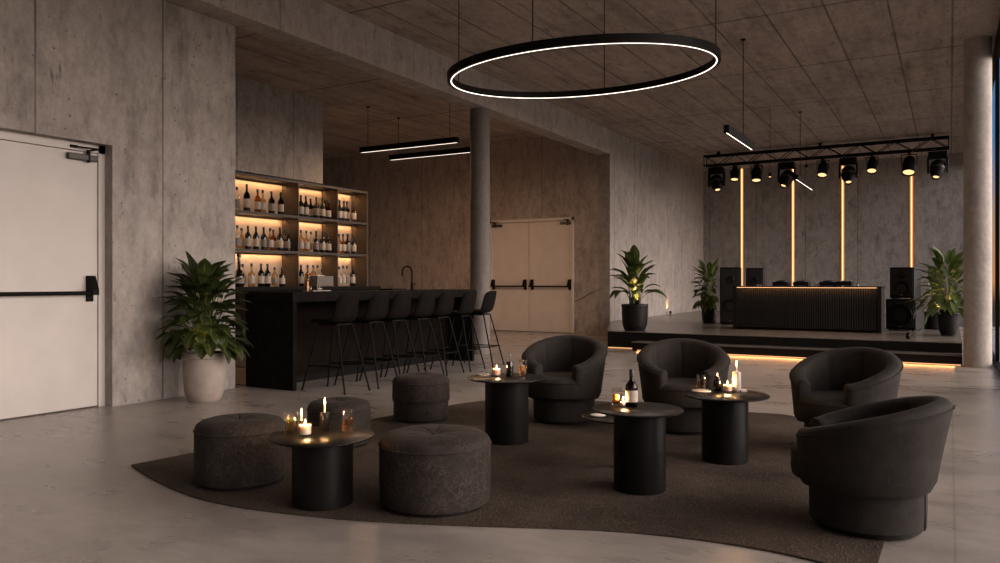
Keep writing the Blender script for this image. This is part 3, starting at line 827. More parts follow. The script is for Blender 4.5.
# ------------------------------------------------------------------ bottle shelves
SX0, SX1, SY0, SY1 = -11.10, -10.67, 8.5, 12.88
sh = thing('back_bar_shelf', (SX0, SY0, 0), 'lit steel back-bar shelving full of bottles', 'shelf')
W, LY = SX1 - SX0, SY1 - SY0
ZT, Z1, Z2, Z0 = 3.15, 2.49, 1.82, 1.155
box('back_panel', 'shelf_back', -.02, 0, 0, LY, Z0, ZT, sh)
YD1, YD2 = 10.86 - SY0, 11.95 - SY0
for y in (0.0, YD1, YD2, LY - .02): box('divider', 'shelf_steel', 0, W - .004, y, y + .02, Z0, ZT, sh)
for z, nm in ((ZT, 'top_board'), (Z1, 'shelf_board'), (Z2, 'shelf_board')): box(nm, 'shelf_board', 0, W, 0, LY, z - .045, z, sh)
bays = [(0.02, YD1), (YD1 + .02, YD2), (YD2 + .02, LY - .02)]
for zt in (ZT, Z1, Z2):
    for a, c in bays:
        ls = box('light_strip', 'led_shelf', .035, .06, a + .02, c - .02, zt - .056, zt - .046, sh)
        box('strip_cover', 'shelf_steel', .062, .068, a + .01, c - .01, zt - .075, zt - .0455, ls)
        light('shelf_light', 'AREA', (.048, (a + c) / 2, zt - .06), 3.4 * (c - a), (1, .53, .215), sh, (0, radians(-12), 0), shape='RECTANGLE', size=.02, size_y=c - a - .05)
el = box('end_fill_strip', 'led_warm', .06, .09, LY + .001, LY + .012, Z0 + .02, ZT - .02, sh)  # added glowing strip, goes with the fill for the end wall
light('end_fill', 'AREA', (.1, LY + .03, (Z0 + ZT) / 2), 120, (1, .5, .22), sh, (radians(90), 0, radians(180)), shape='RECTANGLE', size=.1, size_y=ZT - Z0 - .1)  # added fill lamp that puts a warm glow on the end wall
cab = thing('back_bar_cabinet', (SX0, SY0 - 1.2, 0), 'low dark back-bar cabinet beneath the bottle shelving', 'cabinet')
box('carcass', 'brown_panel', 0, .7, 0, LY + 1.24, .08, 1.09, cab); box('worktop', 'black_metal', 0, .74, 0, LY + 1.26, 1.09, 1.154, cab, .003); box('plinth', 'black_metal', 0, .65, .02, LY + 1.2, 0, .08, cab)
for k in range(6):
    y0 = .04 + k * .9; dr = box('cabinet_door', 'brown_panel', .7, .715, y0, y0 + .86, .12, 1.05, cab, .002); box('handle', 'black_metal', .715, .73, y0 + .78, y0 + .8, .6, .85, dr)

BOT = {}
def bottle(kind, x, y, z, h, rad, glassm, labelm, capm, text):
    key = (kind, round(h, 2), round(rad, 3), glassm, labelm, capm)
    if key not in BOT:
        r = thing('bottle', (0, 0, 0), text, 'bottle', 'bottles on the back-bar shelves')
        if kind == 'tall': pr = [(0, 0), (rad * .94, 0), (rad, .01), (rad, h * .56), (rad * .93, h * .62), (rad * .55, h * .7), (rad * .33, h * .76), (rad * .3, h * .93), (0, h * .93)]
        elif kind == 'squat': pr = [(0, 0), (rad * .9, 0), (rad, .012), (rad, h * .5), (rad * .9, h * .58), (rad * .38, h * .64), (rad * .32, h * .7), (rad * .32, h * .92), (0, h * .92)]
        else: pr = [(0, 0), (rad * .8, 0), (rad, h * .1), (rad, h * .3), (rad * .85, h * .42), (rad * .4, h * .5), (rad * .28, h * .54), (rad * .26, h * .9), (0, h * .9)]
        MB().lathe(pr, 20).build('bottle_glass', glassm, r, auto=50)
        lz = (.14, .46) if kind != 'round' else (.1, .28)
        MB().lathe([(rad * 1.01, h * lz[0]), (rad * 1.025, h * lz[0] + .002), (rad * 1.025, h * lz[1]), (rad * 1.01, h * lz[1] + .002)], 20).build('paper_label', labelm, r)
        MB().lathe([(0, h * .86), (rad * .36, h * .86), (rad * .37, h * .99), (rad * .3, h), (0, h)], 14).build('cap', capm, r, auto=40)
        BOT[key] = r; o = r
    else: o = copy_tree(BOT[key])
    o.location = (x, y, z); o['label'] = text
    return o
D_, A_, P_, Gr, CL = 'bottle_black', 'glass_amber', 'glass_pale', 'glass_green', 'clear_glass'
NMAT = {D_: 'black', A_: 'amber', P_: 'pale gold', Gr: 'dark green', CL: 'clear'}
rows = [
 ('top', Z1, [[(236.9, CL, 1), (246.8, Gr, 1.16), (257.6, A_, 1.0), (262.4, P_, 1.0), (271.5, Gr, 1), (280.8, Gr, 1)], [(300.9, D_, 1), (305.8, D_, 1), (310.6, Gr, .95), (316.2, D_, 1), (322.4, D_, 1), (328.3, A_, .95), (333.2, A_, .95)], [(339.6, D_, 1), (343.9, D_, 1), (347, Gr, 1), (353.4, P_, .98)]]),
 ('middle', Z2, [[(237.3, CL, 1), (241.6, P_, .92), (248, D_, 1), (256, D_, 1.0), (263.7, D_, 1), (270.2, P_, .97), (273.4, A_, .95), (279.9, D_, 1.04), (287.5, D_, .95), (293.2, D_, 1)], [(300.9, P_, 1), (306.4, P_, 1), (311, CL, 1), (316.2, D_, 1), (322.6, D_, .98), (328.4, A_, .97), (333.2, D_, .95)], [(339.2, P_, .95), (343.3, A_, .97), (347.7, D_, 1), (353.5, D_, .98)]]),
 ('bottom', Z0, [[(242.6, CL, .98), (251.5, P_, 1), (261.0, Gr, 1), (267.5, Gr, 1), (274.6, P_, .85), (282, D_, .85)], [(301, Gr, 1), (307.6, A_, 1), (313.3, P_, 1), (317.2, CL, 1), (321.5, CL, .8)], [(339.2, CL, .95), (343, CL, 1), (347, CL, 1), (352.6, D_, 1)]])]
ORD = ['first', 'second', 'third', 'fourth', 'fifth', 'sixth', 'seventh', 'eighth', 'ninth', 'tenth']
BAYN = ['left', 'middle', 'right']
xb = -10.81
JOBS = []
REC = [('bottom', 0, D_, xb, YX(238.9, xb))]
PUT = [(xb, YX(238.9, xb), Z0, .1)]
for rn, z, bys in rows:
    for bi, bl in enumerate(bys):
        for k, (u, g, s) in enumerate(bl):
            kind = 'squat' if g in (P_, A_) and k % 2 else 'tall'
            rad = .056 if kind == 'tall' else .059
            lo, hi = [SY0 + q for q in bays[bi]]
            best = None
            for x in ((-10.8, -10.955) if (k * 3 + bi) % 4 else (-10.83, -10.965, -10.79)):
                for dy in [q * .008 * sg for q in range(40) for sg in (1, -1)]:
                    y = min(max(YX(u, x) + dy, lo + rad + .006), hi - rad - .006)
                    if all((x - a) ** 2 + (y - c) ** 2 > (rad + q + .004) ** 2 for a, c, zz, q in PUT if zz == z):
                        if best is None or abs(dy) + (.01 if x < -10.9 else 0) < best[0]: best = (abs(dy) + (.01 if x < -10.9 else 0), x, y)
            _, x, y = best
            PUT.append((x, y, z, rad)); REC.append((rn, bi, g, x, y))
            JOBS.append((kind, x, y, z + .0005, .42 * s, rad, g, 'label_paper' if (k + bi) % 4 else 'label_dark', rn, bi))
def ucol(x, y): return (x * S3 + y * .5) / (x * -.5 + y * S3)
for kind, x, y, z, hh, rad, g, lm, rn, bi in JOBS:
    n_ = sum(1 for a in REC if a[0] == rn and a[1] == bi and ucol(a[3], a[4]) < ucol(x, y) - 1e-6)
    bottle(kind, x, y, z, hh, rad, g, lm, 'bottle_cap', '%s bottle, %s from left on the %s shelf of the %s bay' % (NMAT[g], ORD[n_], rn, BAYN[bi]))
bottle('round', xb, YX(238.9, xb), Z0 + .0005, .6, .1, D_, 'label_dark', 'bottle_cap', 'big round-bellied black bottle on the bottom shelf beside the wall edge')
# napkin and glass rack
rx = -10.5; ry = YX(321.5, rx)
r = thing('glass_rack', (rx, ry, 1.1545), 'frosted grey ribbed box on the back counter below the shelves', 'box')
m = MB()
for k in range(9): m.box(-.1, .1, -.22 + k * .05, -.175 + k * .05, .012, .2)
m.build('ribbed_panel', 'ceramic_dull', r, smooth=False, bevel=.004); box('rack_base', 'grey_metal', -.12, .12, -.24, .24, 0, .012, r, .002)
box('rack_lid', 'paper', -.1, .1, -.22, -.02, .201, .215, r, .002)

# ------------------------------------------------------------------ linear pendants
def linear(loc, length, axis, w, hgt, cables, label, led='led_cool', power=8, lcol=(1, .82, .66)):
    r = thing('linear_pendant', loc, label, 'pendant light', 'black linear pendant lights')
    a = length / 2
    bx = (lambda m, l, ww, z0, z1: m.box(-l, l, -ww, ww, z0, z1)) if axis == 'x' else (lambda m, l, ww, z0, z1: m.box(-ww, ww, -l, l, z0, z1))
    bx(MB(), a, w / 2, 0, hgt).build('housing', 'black_metal', r, smooth=False, bevel=.003)
    bx(MB(), a - .02, w * .11, -.002, .0015).build('diffuser', led, r, smooth=False)
    for cdist in cables:
        p = (cdist, 0) if axis == 'x' else (0, cdist)
        cb = MB().tube([(p[0], p[1], hgt), (p[0], p[1], ZC - loc[2])], .006, 6).build('suspension_cable', 'black_metal', r)
        MB().lathe([(0, 0), (.035, 0), (.035, .02), (0, .02)], 16, (p[0], p[1], ZC - loc[2] - .02)).build('ceiling_cup', 'black_metal', cb)
    ang = 0 if axis == 'x' else pi / 2
    light('pendant_light', 'AREA', (0, 0, -.012), power, lcol, r, (0, 0, ang), shape='RECTANGLE', size=length - .05, size_y=.05)
    return r
linear((-9.265, 12.4, 3.885), 2.37, 'x', .1, .105, (-1.0, 1.0), 'long black bar-light hanging over the bar, nearer of the two', power=30, lcol=(1, .6, .34))
linear((-9.4, 13.57, 3.905), 2.42, 'x', .1, .105, (-.98, 1.0), 'long black bar-light over the bar, further one half behind the pillar', power=50, lcol=(1, .6, .34))
linear((-2.63, 11.5, 3.27), 1.6, 'y', .075, .11, (.2,), 'short black bar-light hanging end-on in front of the stage', power=5)
linear((-2.72, 17.9, 3.335), 2.2, 'y', .075, .1, (-.6,), 'far black bar-light hanging above the stage near the truss', power=4)

# ring pendant
fw, rt_ = Vector((-.5, S3, 0)), Vector((S3, .5, 0))
RC = Vector((*AT(581.5, 8.0), 3.415)); RR = 1.355
e1 = rt_ + Vector((0, 0, .058)); e2 = fw + Vector((0, 0, .067)); nr = e1.cross(e2).normalized()
ring = thing('ring_pendant', RC, 'large black ring chandelier with a glowing inner underside', 'pendant light')
n = 160
def ringmesh(sec):
    vs, fs = [], []
    for k in range(n):
        a = 2 * pi * k / n; d = e1 * cos(a) + e2 * sin(a)
        for rr, z in sec: vs.append(d * (RR + rr) + nr * z)
    m = len(sec)
    for k in range(n):
        k2 = (k + 1) % n
        for j in range(m): fs.append((k * m + j, k * m + (j + 1) % m, k2 * m + (j + 1) % m, k2 * m + j))
    return MB().add(vs, fs)
ringmesh([(.022, -.045), (.022, .03), (-.022, .03), (-.022, -.045)]).build('ring_body', 'black_metal', ring, auto=40)
ringmesh([(-.0125, -.0452), (-.0125, -.0478), (-.0225, -.0478), (-.0226, -.0425), (-.0221, -.0425), (-.0221, -.0452)]).build('led_band', 'led_white', ring, auto=40)
for u, back in ((459, 0), (532.6, 0), (604, 1), (716, 0)):
    # find ring angle whose image column is u
    best = None
    for k in range(720):
        a = 2 * pi * k / 720; q = RC + (e1 * cos(a) + e2 * sin(a)) * RR
        dep = q.dot(fw); uu = 500 + F * q.dot(rt_) / dep
        far = sin(a) > 0
        if far != bool(back) and u not in (459, 716): continue
        if best is None or abs(uu - u) < best[0]: best = (abs(uu - u), q)
    q = best[1] - RC
    MB().tube([q + nr * .03, (q.x, q.y, ZC - RC.z)], .005, 6).build('suspension_cable', 'black_metal', ring)
for k in range(10):
    a = 2 * pi * k / 10; q = (e1 * cos(a) + e2 * sin(a)) * (RR - .018)
    light('ring_glow', 'AREA', q - nr * .052, 4.6, (1, .8, .64), ring, tuple(nr.to_track_quat('Z', 'Y').to_euler()), shape='RECTANGLE', size=.3, size_y=.03)

# ------------------------------------------------------------------ stage
HS, HP = .32, .165
YS, YP = 13.72, 13.36
sg = thing('stage', (XB, YS, 0), 'low black stage platform with one step along its front', 'stage')
XR = .16 - XB
XL = -5.58 - XB
# platform follows the side wall behind and its front edge in front
MB().prism([(XL, 0), (XR, 0), (XR, YBK - YS - .004), (.004, YBK - YS - .004), (.004, YE - YS + .02)], 0, HS - .012).build('platform', 'stage_black', sg, smooth=False)
MB().prism([(XL - .01, -.02), (XR, -.02), (XR, YBK - YS - .004), (.004, YBK - YS - .004), (.004, YE - YS + .02)], HS - .012, HS).build('deck', 'stage_floor', sg, smooth=False)
sl = -4.98 - XB
MB().box(sl, XR, YP - YS + .05, -.001, 0, HP - .02).build('step_riser', 'stage_black', sg, smooth=False)
MB().box(sl, XR, YP - YS, -.001, HP - .02, HP).build('step_tread', 'stage_floor', sg, smooth=False, bevel=.003)
box('step_light', 'led_step', sl + .1, XR - .02, YP - YS + .035, YP - YS + .05, .006, .018, sg)
box('edge_light', 'led_step', XL + .02, sl - .02, -.03, -.002, .008, .02, sg)
light('step_glow', 'AREA', ((sl + XR) / 2, YP - YS + .0, .03), 7, (1, .4, .12), sg, (radians(-50), 0, 0), shape='RECTANGLE', size=XR - sl - .2, size_y=.03)
for k, X0 in enumerate((-3.0, -1.2)):
    pass

# vertical light strips on the back wall
for u, lab in ((741.8, 'glowing vertical light strip on the back wall behind the left speakers'), (793, 'glowing vertical light strip rising behind the left DJ deck'), (842.7, 'glowing vertical light strip rising behind the right DJ deck'), (911.5, 'glowing vertical light strip behind the stacked right speakers')):
    x = XY(u, YBK - .03)
    r = thing('light_strip', (x, YBK, HS), lab, 'light strip', 'vertical light strips on the stage wall')
    box('channel', 'grey_metal', -.04, .04, -.018, -.001, 0, ZC - HS - .005, r)
    box('diffuser', 'led_stage', -.01, .01, -.04, -.019, .01, ZC - HS - .01, r); box('halo_strip', 'led_halo', -.045, .045, -.0185, -.0175, .01, ZC - HS - .01, r)  # wide orange emitter paints the glow on the wall beside the diffuser

# DJ desk
DX0, DX1, DYF, DH = -3.68, -1.06, 15.5, .84
dk = thing('dj_desk', (DX0, DYF, HS), 'wide black fluted DJ desk on the stage', 'desk')
Wd = DX1 - DX0
box('desk_body', 'black_wood', .05, Wd - .05, .03, .7, .03, DH - .03, dk)
m = MB(); nr_ = 62
for k in range(nr_):
    x0 = .06 + k * (Wd - .12) / nr_; wv = (Wd - .12) / nr_
    m.prism([(x0 + wv * .12, .031), (x0 + wv * .2, .008), (x0 + wv * .5, 0), (x0 + wv * .8, .008), (x0 + wv * .88, .031)], .05, DH - .045)
m.build('fluted_front', 'fluted_black', dk, smooth=False) if 'fluted_black' in MAT else (simple('fluted_black', (.014, .0122, .011), .45, noise=.15, spec=.15), m.build('fluted_front', 'fluted_black', dk, smooth=False))
box('side_panel', 'stage_black', -.0, .06, -.01, .72, 0, DH - .02, dk, .003); box('side_panel', 'stage_black', Wd - .06, Wd + .0, -.01, .72, 0, DH - .02, dk, .003)
box('desk_top', 'black_satin', -.02, Wd + .02, -.05, .75, DH - .02, DH, dk, .003)
box('under_light', 'led_desk', .08, Wd - .08, -.034, -.02, DH - .029, DH - .021, dk)
light('desk_glow', 'AREA', (Wd / 2, -.03, DH - .032), 6, (1, .5, .2), dk, None, shape='RECTANGLE', size=Wd - .2, size_y=.02)
box('desk_plinth', 'black_metal', .08, Wd - .08, .05, .66, 0, .03, dk)
ZD = HS + DH
def deck(u, label, w=.3):
    x = XY(u, DYF + .35)
    r = thing('dj_player', (x, DYF + .36, ZD), label, 'DJ player', 'DJ players on the desk')
    box('player_body', 'black_plastic', -w / 2, w / 2, -.18, .18, .008, .085, r, .006)
    MB().lathe([(0, .085), (.11, .085), (.112, .09), (.108, .102), (.09, .104), (0, .1)], 40, (0, -.03, 0)).build('jog_wheel', 'black_satin', r, auto=40)
    sc = MB(); vs = [(-.09, .12, .086), (.09, .12, .086), (.09, .17, .115), (-.09, .17, .115), (.09, .175, .086), (-.09, .175, .086)]
    sc.add(vs, [(0, 1, 2, 3), (3, 2, 4, 5), (1, 4, 2), (0, 3, 5), (0, 5, 4, 1)]).build('display', 'black_satin', r, smooth=False)
    for k in range(2): MB().lathe([(0, .085), (.014, .085), (.014, .092), (0, .092)], 14, (-w / 2 + .03, -.15 + k * .045, 0)).build('cue_button', 'steel', r)
    for k in (-1, 1):
        for j in (-1, 1): MB().lathe([(0, 0), (.016, 0), (.016, .008), (0, .008)], 10, (k * w * .4, j * .15, 0)).build('foot', 'black_plastic', r)
    return r
def mixer(u, label):
    x = XY(u, DYF + .35)
    r = thing('dj_mixer', (x, DYF + .36, ZD), label, 'DJ mixer')
    box('mixer_body', 'black_plastic', -.13, .13, -.18, .18, .006, .095, r, .005)
    for i in range(4):
        for j in range(3): MB().lathe([(0, .095), (.012, .095), (.01, .112), (0, .112)], 12, (-.09 + i * .06, .0 + j * .05, 0)).build('knob', 'grey_metal', r)
        box('fader', 'steel', -.1 + i * .06, -.08 + i * .06, -.11, -.1, .095, .112, r)
    return r
deck(781.6, 'leftmost DJ player on the fluted desk', .28); deck(802, 'second DJ player from the left, just left of the white cup', .28)
deck(828.5, 'DJ player just right of the white cup', .28); mixer(845, 'DJ mixer with small knobs at the right end of the DJ gear')
x = XY(817, DYF + .3)
r = thing('cup', (x, DYF + .25, ZD), 'small white cup standing between the DJ decks', 'cup')
MB().lathe([(0, 0), (.034, 0), (.045, .075), (.041, .075), (.031, .006), (0, .006)], 24).build('cup_body', 'paper', r, auto=50)
MB().lathe([(0, .058), (.039, .058)], 20).build('coffee', 'bottle_black', r); MB().tube([(.042, 0, .06), (.066, 0, .055), (.066, 0, .028), (.036, 0, .02)], .005, 8).build('cup_handle', 'paper', r)
for u, lab in ((757.5, 'small steel tealight at the left end of the DJ desk'), (760.5, 'second small steel tealight at the left end of the DJ desk'), (857.5, 'small steel tealight at the right end of the DJ desk')):
    x = XY(u, DYF + .12); r = thing('tealight', (x, DYF + .12, ZD), lab, 'candle', 'tealights on the DJ desk')
    MB().lathe([(0, 0), (.024, 0), (.026, .03), (.022, .03), (.02, .02), (0, .02)], 20).build('tin', 'steel', r); MB().lathe([(0, .021), (.019, .021)], 16).build('wax', 'wax', r)

# loudspeakers
def speaker(x, y, z, w, d, h, rz, label, kind='full'):
    r = thing('loudspeaker', (x, y, z), label, 'loudspeaker', 'black loudspeakers on the stage', rz)
    box('cabinet', 'black_plastic', -w / 2, w / 2, 0, d, .02, h, r, .012)
    box('grille', 'dark_grille', -w * .44, w * .44, -.012, 0, .06, h - .04, r, .004)
    hz, hr = (h * .33, w * .36) if kind != 'sub' else (h * .5, w * .4)
    MB().lathe([(hr, 0), (hr * .97, .008), (hr * .8, .002), (hr * .3, -.006), (0, -.006)], 32, (0, -.014, hz), Matrix.Rotation(pi / 2, 4, 'X')).build('woofer', 'black_satin', r, auto=50)
    if kind != 'sub':
        MB().lathe([(w * .2, 0), (w * .18, .007), (w * .06, -.002), (0, 0)], 24, (0, -.014, h * .78), Matrix.Rotation(pi / 2, 4, 'X')).build('tweeter_horn', 'black_satin', r, auto=50)
    box('badge', 'steel', -.018, .018, -.0165, -.012, .075, .09, r)
    for s in (-1, 1): box('foot', 'black_plastic', s * w * .38 - .02, s * w * .38 + .02, .03, d - .03, 0, .02, r)
    return r
x, y = G(730, 324.9, HS); speaker(x, y, HS, .42, .42, 1.235, .15, 'tall black speaker left of the DJ desk beside the dark plant')
x, y = AT(754.5, 16.9); speaker(x, y, HS, .36, .38, 1.225, .1, 'black speaker half hidden behind the left end of the DJ desk')
x, y = G(900.5, 330.6, HS); speaker(x, y, HS, .53, .5, .595, -.25, 'black bass speaker at the bottom of the right stack', 'sub')
speaker(x + .02, y + .03, HS + .5955, .43, .42, .605, -.25, 'black speaker on top of the right stack')

# truss
YT, ZT0, ZT1 = 21.5, 4.44, 4.70
TX0, TX1 = -5.87, -.02
tr = thing('lighting_truss', (TX0, YT, 0), 'long black lattice lighting truss under the stage ceiling', 'truss')
LT = TX1 - TX0
for z in (ZT0, ZT1):
    for y in (-.13, .13): MB().tube([(0, y, z), (LT, y, z)], .024, 10).build('chord', 'black_metal', tr)
m = MB(); nb = 15
for y in (-.13, .13):
    for k in range(nb):
        a, b2 = k * LT / nb, (k + 1) * LT / nb
        m.tube([(a, y, ZT0 if k % 2 else ZT1), (b2, y, ZT1 if k % 2 else ZT0)], .011, 6)
    for xx in (0.01, LT - .01): m.tube([(xx, y, ZT0), (xx, y, ZT1)], .013, 6)
for k in range(nb + 1):
    for z in (ZT0, ZT1): m.tube([(k * LT / nb, -.13, z), (k * LT / nb, .13, z)], .009, 6)
m.build('lattice', 'black_metal', tr)
for u in (718.5, 820, 932.5):
    hx = XY(u, YT) - TX0
    hg = MB().box(hx - .03, hx + .03, -.05, .05, ZT1 - .02, ZC).build('hanger', 'black_metal', tr, smooth=False)
# stage lamps
def lathe_along(prof, p, d, seg=28):
    q = Vector(d).normalized().to_track_quat('Z', 'Y').to_matrix().to_4x4()
    return MB().lathe(prof, seg, p, q)
def moving_head(u, tilt, pan, label):
    x = XY(u, YT)
    r = thing('moving_spotlight', (x, YT, ZT0 - .026), label, 'stage light', 'stage lights on the truss')
    box('base_box', 'black_plastic', -.2, .2, -.14, .14, -.18, -.045, r, .012)
    m = MB().box(-.1, -.06, -.15, .15, -.05, -.001).box(.06, .1, -.15, .15, -.05, -.001); m.build('clamp', 'grey_metal', r, smooth=False)
    MB().box(-.225, -.18, -.07, .07, -.55, -.2).box(.18, .225, -.07, .07, -.55, -.2).box(-.225, .225, -.08, .08, -.215, -.178).build('yoke', 'black_plastic', r, smooth=False, bevel=.012)
    d = Vector((sin(pan) * sin(tilt), -cos(pan) * sin(tilt), -cos(tilt)))
    c = Vector((0, 0, -.45))
    h = lathe_along([(0, -.2), (.11, -.195), (.155, -.14), (.168, 0), (.16, .1), (.12, .19), (.09, .26), (.082, .26), (.072, .225), (0, .225)], c, d).build('lamp_head', 'black_plastic', r, auto=50)
    lathe_along([(.166, -.03), (.173, -.02), (.173, .02), (.166, .03)], c, d).build('head_band', 'grey_metal', h)
    lathe_along([(0, .228), (.05, .23), (.067, .227)], c, d).build('lens', 'lens_warm', h)
    sp = light('head_beam', 'SPOT', c + d * .26, 45, (1, .62, .32), r, tuple((-d).to_track_quat('Z', 'Y').to_euler()), spot_size=radians(24), spot_blend=.5, shadow_soft_size=.05)
    return r
def par(u, tilt, pan, label, s=1.0):
    x = XY(u, YT)
    r = thing('can_spotlight', (x, YT, ZT0 - .026), label, 'stage light', 'stage lights on the truss')
    MB().box(-.03, .03, -.15, .15, -.06, -.001).box(-.13 * s, .13 * s, -.02, .02, -.075, -.055).box(-.135 * s, -.12 * s, -.02, .02, -.25 * s, -.055).box(.12 * s, .135 * s, -.02, .02, -.25 * s, -.055).build('bracket', 'black_metal', r, smooth=False)
    d = Vector((sin(pan) * sin(tilt), -cos(pan) * sin(tilt), -cos(tilt))); c = Vector((0, 0, -.23 * s))
    h = lathe_along([(0, -.16 * s), (.07 * s, -.15 * s), (.1 * s, -.1 * s), (.115 * s, .02 * s), (.118 * s, .2 * s), (.105 * s, .2 * s), (.098 * s, .17 * s), (0, .17 * s)], c, d).build('lamp_can', 'black_plastic', r, auto=50)
    lathe_along([(0, .174 * s), (.06 * s, .176 * s), (.096 * s, .172 * s)], c, d).build('lens', 'lens_warm', h)
    light('par_beam', 'SPOT', c + d * .22 * s, 30, (1, .64, .34), r, tuple((-d).to_track_quat('Z', 'Y').to_euler()), spot_size=radians(38), spot_blend=.6, shadow_soft_size=.06)
    return r
moving_head(716.6, .5, .5, 'moving-head stage light at the left end of the truss')
par(734.8, .35, .1, 'small can light beside the leftmost wall strip on the truss')
par(756.5, .35, .15, 'can light hanging between the two left wall strips', 1.15)
moving_head(786.8, .55, -.55, 'big moving-head light just left of the second wall strip')
par(823, .45, -.1, 'can light under the tall ceiling rod of the truss', 1.1)
moving_head(848.4, .5, .15, 'moving-head light next to the third wall strip on the truss')
par(872.3, .5, -.05, 'can light midway between the two right wall strips', 1.05)
par(909.3, .5, -.1, 'large can light in front of the rightmost wall strip', 1.3)
moving_head(937.7, .5, -.3, 'moving-head stage light at the right end of the truss')

# two tiny pendants near the truss
def mini(u, t, zl, lit, label):
    x, y = AT(u, t); r = thing('mini_pendant', (x, y, zl), label, 'pendant light')
    MB().lathe([(.0, .09), (.018, .088), (.045, 0), (.04, 0), (.015, .08), (0, .082)], 20).build('lamp_shade', 'black_metal', r, auto=50)
    MB().lathe([(0, -.012), (.02, -.006), (.026, .01), (.018, .03), (0, .034)], 16).build('bulb', 'lens_warm' if lit else 'paper', r)
    MB().tube([(0, 0, .088), (0, 0, ZC - zl)], .005, 6).build('suspension_cable', 'black_metal', r)
mini(770, 16.0, 3.4, True, 'tiny lit pendant on a thin cable left of the far bar-light')
mini(806.5, 19.4, 4.08, False, 'tiny dark pendant hanging right of the far bar-light')

# floor uplights on the stage
def uplight(x, y, z, label, power, d=(0, .4, 1), name='floor_uplight'):
    r = thing(name, (x, y, z), label, 'spotlight', 'small stage uplights')
    MB().lathe([(0, 0), (.035, 0), (.04, .01), (.02, .016), (0, .016)], 20).build('base', 'black_metal', r)
    h = lathe_along([(0, -.03), (.028, -.028), (.034, .0), (.036, .045), (.031, .045), (.029, .036), (0, .036)], (0, 0, .052), d, 20).build('lamp_can', 'black_metal', r, auto=50)
    lathe_along([(0, .038), (.028, .037)], (0, 0, .052), d, 20).build('lens', 'uplight_lens', h)
    dv = Vector(d).normalized()
    light('uplight_beam', 'SPOT', Vector((0, 0, .052)) + dv * .06, power, (1, .55, .2), r, tuple((-dv).to_track_quat('Z', 'Y').to_euler()), spot_size=radians(75), spot_blend=.7, shadow_soft_size=.02)
    return r
uplight(XB + .1, YX(670.5, XB + .1), HS, 'small uplight at the foot of the wall between the left stage plants', 14, (-.3, .05, 1))
x, y = G(908, 339, HS); uplight(x, y, HS, 'small uplight on the stage floor in front of the right speakers', 4, (.2, .9, .8))

# ------------------------------------------------------------------ plants
def plant(name, loc, label, potspec, potmat, nleaf, fol_h, reach, leafL, leafW, style, leafmat, ok=None, seed=1, lowest=.0, avoid=()):
    rg = random.Random(seed)
    r = thing(name, loc, label, 'potted plant', None)
    R0, R1, hp, rim = potspec
    pr = [(0, 0), (R0 * .9, 0), (R0, hp * .04), (R0 + (R1 - R0) * .62, hp * .22), (R1 * .985, hp * .55), (R1, hp * .86), (R1, hp * .88), (R1 + rim, hp * .9), (R1 + rim, hp * .985), (R1 + rim - .006, hp), (R1 - .016, hp), (R1 - .02, hp * .92), (0, hp * .92)]
    MB().lathe(pr, 56).build('pot', potmat, r, auto=40)
    MB().lathe([(R1 - .021, hp * .925), (R1 * .5, hp * .945), (0, hp * .955)], 32).build('soil', 'soil', r)
    fo, stm = MB(), MB()
    okl = lambda v: (ok is None or ok(Vector(loc) + v)) and all((v - Vector(q)).length > .075 for q in avoid)
    made = 0; tries = 0
    while made < nleaf and tries < nleaf * 12:
        tries += 1
        az = made * 2.39996 + rg.uniform(-.5, .5) + tries * .37
        q = (made + .5) / nleaf                     # 0 low .. 1 high
        if style == 'bush':
            zl = hp + lowest + (fol_h * .78) * q ** 1.05
            rad = reach * (1 - .55 * q ** 1.7) * rg.uniform(.25, .62)
            p1 = Vector((rad * cos(az), rad * sin(az), zl + rg.uniform(-.04, .04)))
            el = radians(-24 + 88 * q + rg.uniform(-24, 22)); L = leafL * rg.uniform(.75, 1.2); Wd_ = leafW * rg.uniform(.8, 1.15); dr = rg.uniform(.5, 1.2) * (1.1 - .4 * q)
            base = Vector((rg.uniform(-.4, .4) * R1 * .6, rg.uniform(-.4, .4) * R1 * .6, hp * .95))
        else:                                        # fountain of long leaves
            base = Vector((rg.uniform(-.45, .45) * R1, rg.uniform(-.45, .45) * R1, hp * .94))
            zl = hp + fol_h * (.16 + .5 * q) * rg.uniform(.8, 1.1)
            rad = reach * (.1 + .28 * (1 - q)) * rg.uniform(.6, 1.2)
            p1 = Vector((rad * cos(az), rad * sin(az), zl))
            el = radians(30 + 50 * q + rg.uniform(-14, 12)); L = leafL * rg.uniform(.7, 1.1); Wd_ = leafW * rg.uniform(.75, 1.1); dr = rg.uniform(.35, 1.5) * (1.2 - .5 * q)
        if leaf(fo, p1, az, el, L, Wd_, dr, 8, rg.uniform(.15, .4), 1, .05, okl):
            md = base.lerp(p1, .55) + Vector((0, 0, .12 * (p1.z - base.z)))
            stm.tube([base, md, p1], [.006, .005, .0035], 5, cap=False); made += 1
    fo.build('foliage', leafmat, r, auto=80); stm.build('stems', 'plant_stem', r)
    return r
px_, py_, pr_ = DRUM(183, 225.5, 403.5)
plant('potted_plant', (px_, py_, 0), 'large leafy plant in a pale clay pot against the left concrete wall', (.172, .215, .505, .012), 'pot_clay', 180, .93, .5, .25, .15, 'bush', 'leaf_dark', lambda v: v.x > XW + .02 and (v.y < 6.45 or v.x > -6.4), 3, .07, [(.1, -.1, .66), (.1, -.1, .6)])
tp = thing('pot_uplight', (px_ + .1, py_ - .1, .484), 'tiny warm spotlight set in the soil of the clay pot', 'spotlight')
MB().lathe([(0, 0), (.012, .01), (.014, .16), (0, .16)], 10).build('spike', 'black_metal', tp)
MB().lathe([(0, 0), (.016, .004), (.012, .016), (0, .02)], 12, (0, 0, .16)).build('lens', 'uplight_lens', tp)
